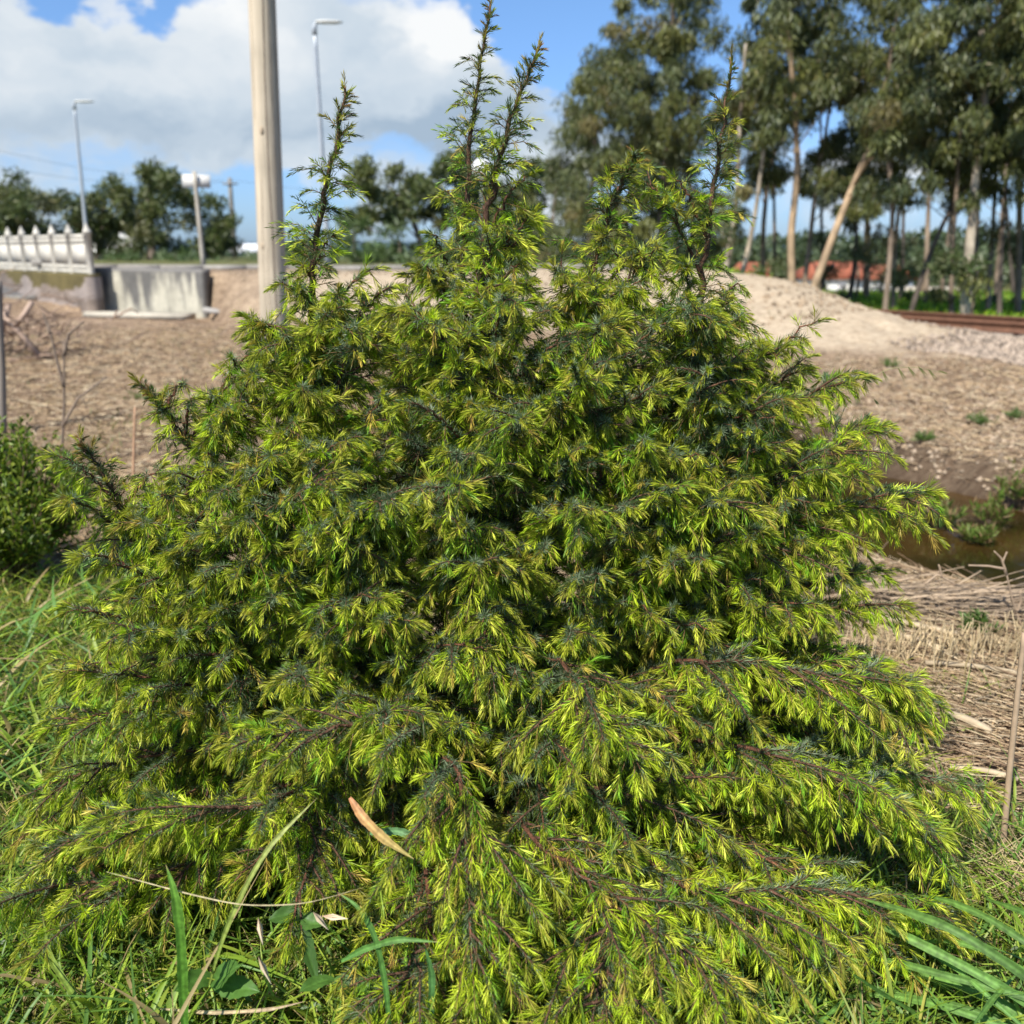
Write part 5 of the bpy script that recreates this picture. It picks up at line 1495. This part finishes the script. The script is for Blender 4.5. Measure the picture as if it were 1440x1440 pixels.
TAN = (0.33, 0.235, 0.145); PALE = (0.38, 0.32, 0.24); DK = (0.10, 0.08, 0.065); MIDB = (0.24, 0.18, 0.13)
EUC = [
 # left group (in front of the gap of sky)
 ([(828, 410), (830, 300), (836, 200), (850, 110)], 30, 8, [(835, 150, 34, 45), (815, 205, 30, 55), (800, 270, 34, 50), (840, 270, 34, 60), (790, 330, 22, 26)], MIDB, 'slender eucalyptus at the left end of the grove with a rounded crown'),
 ([(925, 410), (930, 300), (940, 180), (945, 40), (950, -90)], 28, 12, [(862, 120, 44, 50), (850, 190, 40, 50), (935, 240, 40, 60), (935, 20, 66, 46), (945, -60, 70, 50), (900, 90, 52, 45), (965, 90, 52, 42), (905, 160, 45, 50)], MIDB, 'tall broad eucalyptus whose crown fills the top left of the grove'),
 ([(884, 410), (882, 320), (890, 230), (905, 140)], 27, 8, [(880, 200, 42, 45), (862, 275, 38, 50), (905, 285, 34, 55), (890, 345, 35, 30)], DK, 'dark trunked eucalyptus between the two left crowns'),
 ([(975, 410), (972, 310), (968, 220), (975, 130)], 29, 9, [(985, 170, 36, 45), (965, 250, 38, 55), (990, 310, 30, 40)], MIDB, 'eucalyptus behind the right leader of the shrub'),
 ([(770, 400), (775, 330), (782, 260)], 34, 7, [(770, 290, 26, 40), (765, 340, 22, 30)], MIDB, 'low eucalyptus at the far left foot of the grove'),
 # right of the sky gap
 ([(1018, 400), (1030, 330), (1037, 280), (1042, 170), (1050, 60)], 25, 10, [(1062, 190, 30, 38), (1030, 210, 20, 34), (1050, 130, 26, 40), (1020, 330, 14, 30)], PALE, 'pale eucalyptus trunk right beside the brown tipped right leader'),
 ([(1038, 412), (1050, 360), (1060, 300), (1073, 180), (1085, 70)], 25, 9, [(1085, 60, 40, 50), (1100, 0, 45, 40), (1075, 130, 36, 40), (1095, -70, 55, 45)], PALE, 'pale trunk leaning slightly right, second after the sky gap'),
 ([(1074, 412), (1072, 320), (1082, 240), (1100, 190), (1130, 90)], 28, 8, [(1130, 120, 40, 48), (1075, 230, 30, 32), (1150, 60, 40, 40)], MIDB, 'thin brown eucalyptus behind the tall pale trunk'),
 ([(1115, 425), (1112, 330), (1122, 240), (1119, 140), (1106, 30), (1100, -60)], 23.5, 12, [(1125, 40, 55, 42), (1155, -40, 60, 50), (1160, 110, 40, 38), (1110, 130, 30, 32)], TAN, 'tall smooth tan eucalyptus trunk standing bare in the middle of the grove'),
 ([(1126, 420), (1140, 330), (1150, 260), (1166, 180), (1185, 60)], 25.5, 9, [(1180, 60, 36, 50), (1175, 140, 30, 40), (1190, 250, 22, 30)], MIDB, 'thin brown trunk just right of the tall tan one'),
 ([(1134, 436), (1165, 350), (1200, 262), (1226, 200), (1238, 140), (1262, 20)], 22, 13, [(1245, 110, 34, 36), (1265, 50, 36, 40), (1235, 215, 30, 30), (1290, 150, 34, 36)], TAN, 'strongly right leaning tan eucalyptus trunk with a forked top'),
 ([(1190, 445), (1200, 385), (1206, 320), (1196, 200)], 26, 8, [(1205, 260, 32, 34), (1200, 330, 26, 24), (1165, 225, 22, 30)], DK, 'dark short trunk in front of the orange roof'),
 ([(1243, 455), (1250, 370), (1252, 290), (1248, 180), (1255, 40)], 21.5, 9, [(1275, 230, 34, 34), (1250, 180, 34, 34), (1290, 80, 40, 46), (1240, 265, 22, 26)], MIDB, 'brown upright trunk right of the orange roofed houses'),
 ([(1254, 450), (1262, 330), (1275, 220), (1290, 60)], 24, 7, [(1300, 10, 50, 46), (1310, -60, 60, 50), (1305, 130, 34, 40)], MIDB, 'second brown upright trunk half hidden by its neighbour'),
 ([(1277, 452), (1300, 378), (1325, 312), (1352, 276), (1385, 225), (1420, 160)], 22, 8, [(1400, 190, 36, 34), (1370, 130, 36, 40), (1330, 90, 34, 40), (1320, 215, 24, 24)], DK, 'dark thin trunk leaning far to the right over the grass'),
 ([(1337, 458), (1340, 360), (1345, 280), (1347, 180), (1350, 50)], 21.5, 8, [(1350, 30, 45, 45), (1350, -50, 60, 50), (1345, 170, 28, 32), (1315, 395, 26, 18)], MIDB, 'slim upright trunk left of the stout pale one'),
 ([(1357, 462), (1362, 400), (1372, 330), (1386, 250), (1394, 170), (1385, 40)], 20.5, 17, [(1400, 60, 46, 46), (1415, -20, 50, 50), (1420, 120, 38, 36), (1372, 380, 34, 24), (1350, 370, 26, 18), (1395, 395, 22, 16)], PALE, 'stout pale eucalyptus trunk, the thickest of the grove'),
 ([(1388, 455), (1396, 400), (1406, 330), (1410, 200), (1405, 80)], 23, 8, [(1420, 170, 30, 36), (1390, -60, 60, 40)], MIDB, 'thin trunk right of the stout pale one'),
 ([(1404, 462), (1408, 400), (1416, 300), (1432, 150)], 21.5, 8, [(1440, 210, 30, 40), (1450, 100, 40, 50), (1425, 270, 24, 28)], DK, 'dark trunk close to the right edge'),
 ([(1430, 460), (1436, 320), (1442, 150), (1450, 0)], 22.5, 10, [(1460, 30, 46, 50), (1450, 290, 26, 40), (1465, 180, 34, 50)], MIDB, 'brown trunk at the right edge of the picture'),
 ([(1490, 465), (1500, 300), (1510, 100)], 21, 12, [(1500, 60, 60, 80), (1500, 200, 50, 70), (1490, 320, 34, 50)], MIDB, 'eucalyptus just outside the right border with only its crown showing'),
 ([(1218, 440), (1222, 330), (1215, 200), (1222, 60)], 30, 7, [(1222, 160, 26, 34), (1240, -40, 24, 34), (1225, 300, 20, 30)], MIDB, 'thin far trunk seen between the houses and the brown pair'),
 ([(1300, 440), (1305, 340), (1312, 200), (1320, 60)], 32, 8, [(1330, 250, 18, 20), (1320, 150, 34, 30), (1340, 330, 16, 18)], MIDB, 'far thin trunk behind the dark leaning one'),
]
for i, (pts, Y, w, blobs, bc, lab) in enumerate(EUC):
    for (tx, ty) in pts[1:]:
        if 90 < ty < 300 and i not in (8, 10, 16): blobs = blobs + [(tx + TR.uniform(-26, 26), ty + TR.uniform(-25, 25), 24, 30)]
    blobs = [(x, y, rx * 1.13, ry * 1.13) for x, y, rx, ry in blobs if not (y > 285 and x > 1000 and rx < 40 and i % 3 == 1)]
    tree('eucalyptus_tree', lab, pts, Y, w * 0.8, blobs, bc, TR, 'eucalyptus trees beyond the railway', nper=215, blobn=2.5, leafL=(0.12, 0.25), leafW=(0.022, 0.05))

for k in range(9):
    x = [1090, 1158, 1215, 1268, 1322, 1370, 1398, 1425, 950][k]; ln = TR.uniform(-25, 35); Yk = TR.uniform(27, 33)
    tree('eucalyptus_tree', ['thin sapling trunk left of the tall tan trunk', 'thin sapling trunk beneath the leaning tan trunk', 'thin sapling trunk over the orange roofs', 'thin sapling trunk right of the brown pair', 'thin sapling trunk crossed by the dark leaning one',
                             'thin sapling trunk just behind the stout pale one', 'thin sapling trunk two trunks right of the stout pale one', 'thin sapling trunk nearly at the right edge', 'thin sapling trunk at the foot of the left crowns'][k],
         [(x, 430), (x + ln * .4, 300), (x + ln, 120)], Yk, 5, [(x + ln, 130, 24, 40), (x + ln * .5, 250, 18, 30)], DK if k % 2 else MIDB, TR, 'eucalyptus trees beyond the railway', nper=150, blobn=1.2)

# overhead wires
def wire(p, q, sag, lab):
    t = np.linspace(0, 1, 30)[:, None]; c = p * (1 - t) + q * t; c[:, 2] -= 4 * sag * (t * (1 - t))[:, 0]
    bb = Buf(); tube(bb, c, 0.007, np.array([0.06, 0.06, 0.06]), 4); tag(bb.build('overhead_wire', M_METAL), lab, 'wire', 'overhead wires at the far line pole')
wp = at(323, 254, 60.0)
wire(wp + [-0.35, 0, 0], at(-60, 196, 52.0), 0.5, 'upper thin dark wire running left from the far line pole')
wire(wp + [0.4, 0, 0], at(-60, 222, 50.0), 0.6, 'lower thin dark wire running left from the far line pole')
wire(wp + [0.45, 0, 0], at(760, 262, 75.0), 0.7, 'thin wire running right from the far line pole behind the wooden pole')

# pines on the left and in the middle, low thicket between
PC = np.array([[0.065, 0.09, 0.03], [0.095, 0.12, 0.036], [0.13, 0.145, 0.045], [0.16, 0.14, 0.06]]); PP_ = [0.35, 0.35, 0.2, 0.1]
PINES = [
 ([(-30, 372), (-25, 320), (-20, 270)], 48, 12, [(-30, 275, 40, 26), (-20, 310, 45, 30)], 'dark pine cut off by the left border'),
 ([(35, 372), (32, 330), (30, 290)], 46, 11, [(28, 268, 26, 18), (10, 300, 40, 26), (58, 290, 20, 18), (45, 325, 38, 18)], 'round dark pine behind the white fence'),
 ([(140, 372), (145, 330), (150, 290)], 50, 11, [(150, 270, 34, 18), (130, 300, 36, 26), (165, 330, 44, 28), (100, 318, 22, 14)], 'dark green pine right behind the slim street lamp'),
 ([(215, 376), (210, 320), (205, 280)], 50, 12, [(205, 258, 30, 16), (235, 250, 24, 14), (215, 295, 44, 28), (200, 340, 40, 22)], 'widest dark pine left of the blank white board'),
 ([(290, 376), (282, 330), (275, 290)], 49, 11, [(260, 275, 24, 24), (285, 300, 30, 20), (290, 335, 34, 22), (300, 355, 30, 14)], 'dark pine behind the post of the white board'),
 ([(600, 380), (588, 330), (568, 285), (545, 262)], 42, 9, [(545, 258, 40, 16), (510, 270, 26, 18), (585, 272, 24, 18), (545, 300, 44, 18), (500, 300, 20, 22)], 'pine with a bare trunk leaning left between the leaders'),
 ([(655, 385), (650, 320), (640, 270)], 42, 10, [(640, 245, 34, 22), (625, 285, 34, 26), (680, 280, 36, 30), (660, 325, 50, 26)], 'dark pine behind the two central leaders'),
 ([(735, 385), (738, 330), (742, 280)], 43, 9, [(745, 260, 30, 30), (730, 305, 34, 30), (760, 330, 30, 28)], 'pine standing between the central leaders and the grove'),
]
for pts, Y, w, blobs, lab in PINES:
    tree('pine_tree', lab, pts, Y, w, blobs, (0.20, 0.16, 0.13), TR, 'pine trees beyond the road', nper=180, leafL=(0.2, 0.42), leafW=(0.06, 0.12), cols=PC, probs=PP_, droop=-0.35, depth=0.9, blobn=3.3, csz=0.8)

THC = np.array([[0.07, 0.12, 0.035], [0.10, 0.15, 0.05], [0.13, 0.17, 0.07], [0.05, 0.09, 0.03]]); THP = [0.3, 0.3, 0.2, 0.2]
TH = [(175, 368, 36, 12, 44, 'low pale green thicket below the slim street lamp'), (245, 366, 40, 14, 44, 'low green thicket left of the sign post'), (300, 370, 26, 11, 45, 'low thicket right of the sign post'),
      (352, 375, 26, 7, 44, 'very low green thicket in front of the distant white building'), (430, 352, 34, 28, 40, 'grey green thicket just right of the wooden pole'), (495, 345, 36, 34, 38, 'tall pale thicket between pole and leaning pine'),
      (560, 350, 40, 32, 37, 'broad pale thicket below the leaning pine'), (625, 352, 36, 32, 38, 'thicket at the foot of the dark central pine'), (700, 355, 44, 34, 39, 'thicket behind the lower central leaders'), (775, 365, 40, 28, 38, 'thicket left of the grove'),
      (850, 370, 40, 28, 35, 'thicket at the foot of the left crowns'), (935, 372, 50, 26, 34, 'thicket behind the curved middle leader')]
for (x, y, rx, ry, Y, lab) in TH:
    P = at(x, y + ry, Y); zb = zg(P[0], Y)
    tree('thicket', lab, [(x, y + ry), (x + 2, y), (x, y - ry * .6)], Y, 5, [(x, y, rx, ry), (x - rx * .4, y + ry * .5, rx * .6, ry * .5), (x + rx * .4, y + ry * .5, rx * .6, ry * .5)], (0.2, 0.16, 0.1), TR, 'thickets beyond the road', nper=130,
         leafL=(0.15, 0.40), leafW=(0.03, 0.07), cols=THC, probs=THP, droop=-0.3, depth=0.5, cat='thicket', blobn=1.6, csz=0.7)
# shrubs under the grove
for (x, y, rx, ry, Y, lab) in [(1088, 388, 24, 22, 24, 'rounded green shrub in front of the leftmost orange roof'), (1190, 420, 34, 12, 27, 'brown green scrub below the orange roofs'), (1300, 418, 44, 16, 27, 'olive scrub behind the dark leaning trunk'),
                              (1300, 360, 36, 26, 33, 'far olive shrub between the trunks'), (1372, 372, 40, 24, 20.0, 'silvery green shrub around the stout pale trunk'), (1420, 420, 36, 18, 26, 'scrub at the right edge behind the trunks'), (1240, 400, 40, 14, 34, 'low far scrub beside the white houses'), (1207, 372, 14, 20, 30, 'slim olive shrub standing before the gap between the orange roofs'), (1146, 378, 14, 16, 29, 'small shrub hiding the left end of the orange roof'), (1268, 372, 16, 20, 28, 'olive shrub hiding the right end of the orange roofs'), (1150, 400, 30, 16, 36, 'far scrub left of the leaning tan trunk')]:
    tree('scrub_bush', lab, [(x, y + ry), (x + 2, y), (x, y - ry * .6)], Y, 4, [(x, y, rx, ry)], (0.2, 0.15, 0.1), TR, 'scrub under the eucalyptus grove', nper=110,
         leafL=(0.10, 0.26), leafW=(0.03, 0.06), cols=np.array([[0.09, 0.12, 0.04], [0.12, 0.14, 0.06], [0.15, 0.13, 0.07], [0.06, 0.1, 0.03]]), probs=THP, droop=-0.2, depth=0.5, cat='bush', blobn=1.2, csz=0.7)

# far woods closing the view behind the grove and behind the pines
bb = Buf(); n = 26000; x = TR.uniform(-110, 190, n); yy = TR.uniform(150, 185, n)
top = np.where(x > 15, 5.5, 3.0) + 4.0 * fbm(x / 9.0, x * 0, 95) + 2 * fbm(x / 2.5, x * 0 + 5, 96)
zz = -4.5 + TR.random(n) ** 0.8 * top
kites(bb, np.stack([x, yy, zz], 1), rnd_dirs(n, TR), rnd_dirs(n, TR), TR.uniform(0.9, 2.0, n), TR.uniform(0.5, 1.1, n), np.array([[0.06, 0.085, 0.04]]) * TR.uniform(0.6, 1.5, (n, 1)), np.array([[0.075, 0.10, 0.045]]) * TR.uniform(0.6, 1.5, (n, 1)))
tag(bb.build('far_woods', M_EUC), 'far dark woods reading as one band along the horizon', 'woods', kind='stuff')

# ---------------------------------------------------------------- camera
cd = bpy.data.cameras.new('camera'); cam = bpy.data.objects.new('camera', cd); COL.objects.link(cam); SC.camera = cam
cam.location = (0, 0, CAMH); cam.rotation_euler = (math.pi / 2 - PITCH, 0, 0)
cd.sensor_width = 36; cd.lens = 36 * FPX / 1440; cd.clip_start = 0.05; cd.clip_end = 5000
cd.dof.use_dof = True; cd.dof.focus_distance = 2.15; cd.dof.aperture_fstop = 3.0; cd.dof.aperture_blades = 0

# ---------------------------------------------------------------- light and sky
SUN_EL = R(51); SUN_AZ = R(214)     # measured clockwise from +Y (the view direction)
sd = np.array([math.sin(SUN_AZ) * math.cos(SUN_EL), math.cos(SUN_AZ) * math.cos(SUN_EL), math.sin(SUN_EL)])
ld = bpy.data.lights.new('sun', 'SUN'); lo = bpy.data.objects.new('sun', ld); COL.objects.link(lo)
ld.energy = 5.0; ld.angle = R(0.5); ld.color = (1.0, 0.95, 0.87)
from mathutils import Vector
lo.rotation_euler = Vector([-float(q) for q in sd]).to_track_quat('-Z', 'Y').to_euler()

w = bpy.data.worlds.new('World'); SC.world = w; w.use_nodes = True
nt = w.node_tree; nt.nodes.clear(); L = nt.links
out = N(nt, 'ShaderNodeOutputWorld'); bg = N(nt, 'ShaderNodeBackground'); bg.inputs['Strength'].default_value = 0.086
sky = N(nt, 'ShaderNodeTexSky'); sky.sky_type = 'NISHITA'; sky.sun_disc = False; sky.sun_elevation = SUN_EL; sky.sun_rotation = SUN_AZ
sky.air_density = 1.0; sky.dust_density = 0.6; sky.ozone_density = 1.5
tc = N(nt, 'ShaderNodeTexCoord'); sx = N(nt, 'ShaderNodeSeparateXYZ'); L.new(tc.outputs['Generated'], sx.inputs[0])


def M(op, a, b_=None, c=None, clamp=False):
    n_ = N(nt, 'ShaderNodeMath', operation=op); n_.use_clamp = clamp
    for i, q in enumerate((a, b_, c)):
        if q is None: continue
        if isinstance(q, (int, float)): n_.inputs[i].default_value = q
        else: L.new(q, n_.inputs[i])
    return n_.outputs[0]


az0 = M('ARCTAN2', sx.outputs[0], sx.outputs[1]); el0 = M('ARCSINE', sx.outputs[2])
cw = N(nt, 'ShaderNodeCombineXYZ'); L.new(az0, cw.inputs[0]); L.new(M('MULTIPLY', el0, 1.5), cw.inputs[1])
tw = N(nt, 'ShaderNodeTexNoise'); tw.inputs['Scale'].default_value = 11; tw.inputs['Detail'].default_value = 7; tw.inputs['Roughness'].default_value = 0.6; L.new(cw.outputs[0], tw.inputs['Vector'])
sw = N(nt, 'ShaderNodeSeparateColor'); L.new(tw.outputs['Color'], sw.inputs[0])
az = M('ADD', az0, M('MULTIPLY', M('SUBTRACT', sw.outputs[0], 0.5), 0.16)); el = M('ADD', el0, M('MULTIPLY', M('SUBTRACT', sw.outputs[1], 0.5), 0.09))
cv = N(nt, 'ShaderNodeCombineXYZ'); L.new(az, cv.inputs[0]); L.new(M('MULTIPLY', el, 1.9), cv.inputs[1])


def tnoise(scale, detail, rough, off=0.0, dist=0.0):
    mp = N(nt, 'ShaderNodeMapping'); mp.inputs['Location'].default_value = (off, off * 0.7, off)
    L.new(cv.outputs[0], mp.inputs[0])
    t = N(nt, 'ShaderNodeTexNoise'); t.inputs['Scale'].default_value = scale; t.inputs['Detail'].default_value = detail
    t.inputs['Roughness'].default_value = rough; t.inputs['Distortion'].default_value = dist; L.new(mp.outputs[0], t.inputs['Vector'])
    return t.outputs['Fac']


def azel(px, py):
    d = nrm(ray(px, py)[None])[0]
    return math.atan2(d[0], d[1]), math.asin(d[2])


def blob(px, py, rx, ry, amp):
    a, e = azel(px, py)
    dx = M('DIVIDE', M('SUBTRACT', az, a), rx / FPX); dy = M('DIVIDE', M('SUBTRACT', el, e), ry / FPX)
    return M('MULTIPLY', M('EXPONENT', M('MULTIPLY', M('ADD', M('MULTIPLY', dx, dx), M('MULTIPLY', dy, dy)), -1.0)), amp)


nz = tnoise(5.5, 9, 0.56, 3.1, 0.25)
far_az = N(nt, 'ShaderNodeMapRange', interpolation_type='SMOOTHSTEP'); far_az.inputs['From Min'].default_value = 0.8; far_az.inputs['From Max'].default_value = 1.4; L.new(M('ABSOLUTE', az0), far_az.inputs['Value'])
high = N(nt, 'ShaderNodeMapRange', interpolation_type='SMOOTHSTEP'); high.inputs['From Min'].default_value = 0.45; high.inputs['From Max'].default_value = 0.9; L.new(el0, high.inputs['Value'])
cov = M('SUBTRACT', M('SUBTRACT', nz, M('MULTIPLY', far_az.outputs[0], 0.13)), M('MULTIPLY', high.outputs[0], 0.13))
for q in [(60, 110, 300, 75, 0.30), (300, 118, 260, 72, 0.30), (560, 110, 150, 110, 0.32), (640, 30, 60, 50, 0.22), (420, 40, 110, 60, 0.22), (740, 200, 110, 80, 0.22), (0, 50, 120, 50, 0.18),
          (120, -5, 42, 26, -0.36), (228, 36, 38, 34, -0.42), (20, -20, 60, 20, 0.12), (180, 5, 22, 30, 0.12), (850, 30, 150, 95, -0.36), (760, 40, 60, 60, -0.2), (690, -40, 60, 60, -.15),
          (350, 280, 160, 60, -0.16), (60, 215, 90, 18, -0.10), (150, 300, 80, 30, -0.1), (80, 240, 150, 26, 0.02), (560, 215, 45, 30, -0.15), (1030, 40, 60, 80, -0.2), (1000, 240, 200, 120, 0.08), (1200, 40, 80, 60, -0.2), (250, 230, 170, 40, 0.06)]:
    cov = M('ADD', cov, blob(*q))
mr = N(nt, 'ShaderNodeMapRange', interpolation_type='SMOOTHSTEP'); mr.inputs['From Min'].default_value = 0.49; mr.inputs['From Max'].default_value = 0.70
L.new(cov, mr.inputs['Value'])
# cloud shade: grey under the thick flat base, white on the billows
sh = M('ADD', M('MULTIPLY', tnoise(4.0, 7, 0.55, 8.3, 0.3), 1.25), -0.04)
for q in [(250, 178, 380, 40, -0.20), (600, 165, 120, 46, -0.22), (520, 120, 140, 60, -0.06), (110, 55, 50, 30, -0.08), (260, 120, 200, 45, 0.12), (410, 60, 90, 60, 0.10), (618, 35, 34, 40, 0.42), (590, 25, 50, 30, .15), (330, 20, 60, 40, 0.12), (20, 40, 60, 40, .1),
          (740, 200, 90, 60, 0.03), (300, 250, 200, 40, -0.06)]:
    sh = M('ADD', sh, blob(*q))
rp = N(nt, 'ShaderNodeValToRGB'); e = rp.color_ramp.elements
e[0].position = 0.28; e[0].color = (0.42, 0.54, 0.68, 1); e[1].position = 0.85; e[1].color = (1.0, 1.02, 1.03, 1)
x = e.new(0.5); x.color = (0.64, 0.74, 0.84, 1)
L.new(sh, rp.inputs[0])
sc_ = N(nt, 'ShaderNodeVectorMath', operation='SCALE'); L.new(rp.outputs[0], sc_.inputs[0]); sc_.inputs['Scale'].default_value = 7.0
mx = N(nt, 'ShaderNodeMix', data_type='RGBA'); L.new(mr.outputs[0], mx.inputs[0]); tn = N(nt, 'ShaderNodeMix', data_type='RGBA', blend_type='MULTIPLY'); tn.inputs[0].default_value = 1.0; L.new(sky.outputs[0], tn.inputs[6])
er = N(nt, 'ShaderNodeMapRange'); er.inputs['From Min'].default_value = 0.0; er.inputs['From Max'].default_value = 0.3; L.new(el0, er.inputs['Value'])
tr_ = N(nt, 'ShaderNodeMix', data_type='RGBA'); L.new(er.outputs[0], tr_.inputs[0]); tr_.inputs[6].default_value = (0.52, 0.74, 1.25, 1); tr_.inputs[7].default_value = (0.78, 1.0, 1.22, 1)
L.new(tr_.outputs[2], tn.inputs[7]); L.new(tn.outputs[2], mx.inputs[6]); L.new(sc_.outputs[0], mx.inputs[7])
L.new(mx.outputs[2], bg.inputs['Color']); L.new(bg.outputs[0], out.inputs[0])

SC.view_settings.view_transform = 'Standard'; SC.view_settings.look = 'None'; SC.view_settings.exposure = 0.66; SC.view_settings.gamma = 1
SC.cycles.max_bounces = 8; SC.cycles.transparent_max_bounces = 4; SC.cycles.use_denoising = True
print('tris', sum(len(o.data.polygons) for o in SC.objects if o.type == 'MESH'))
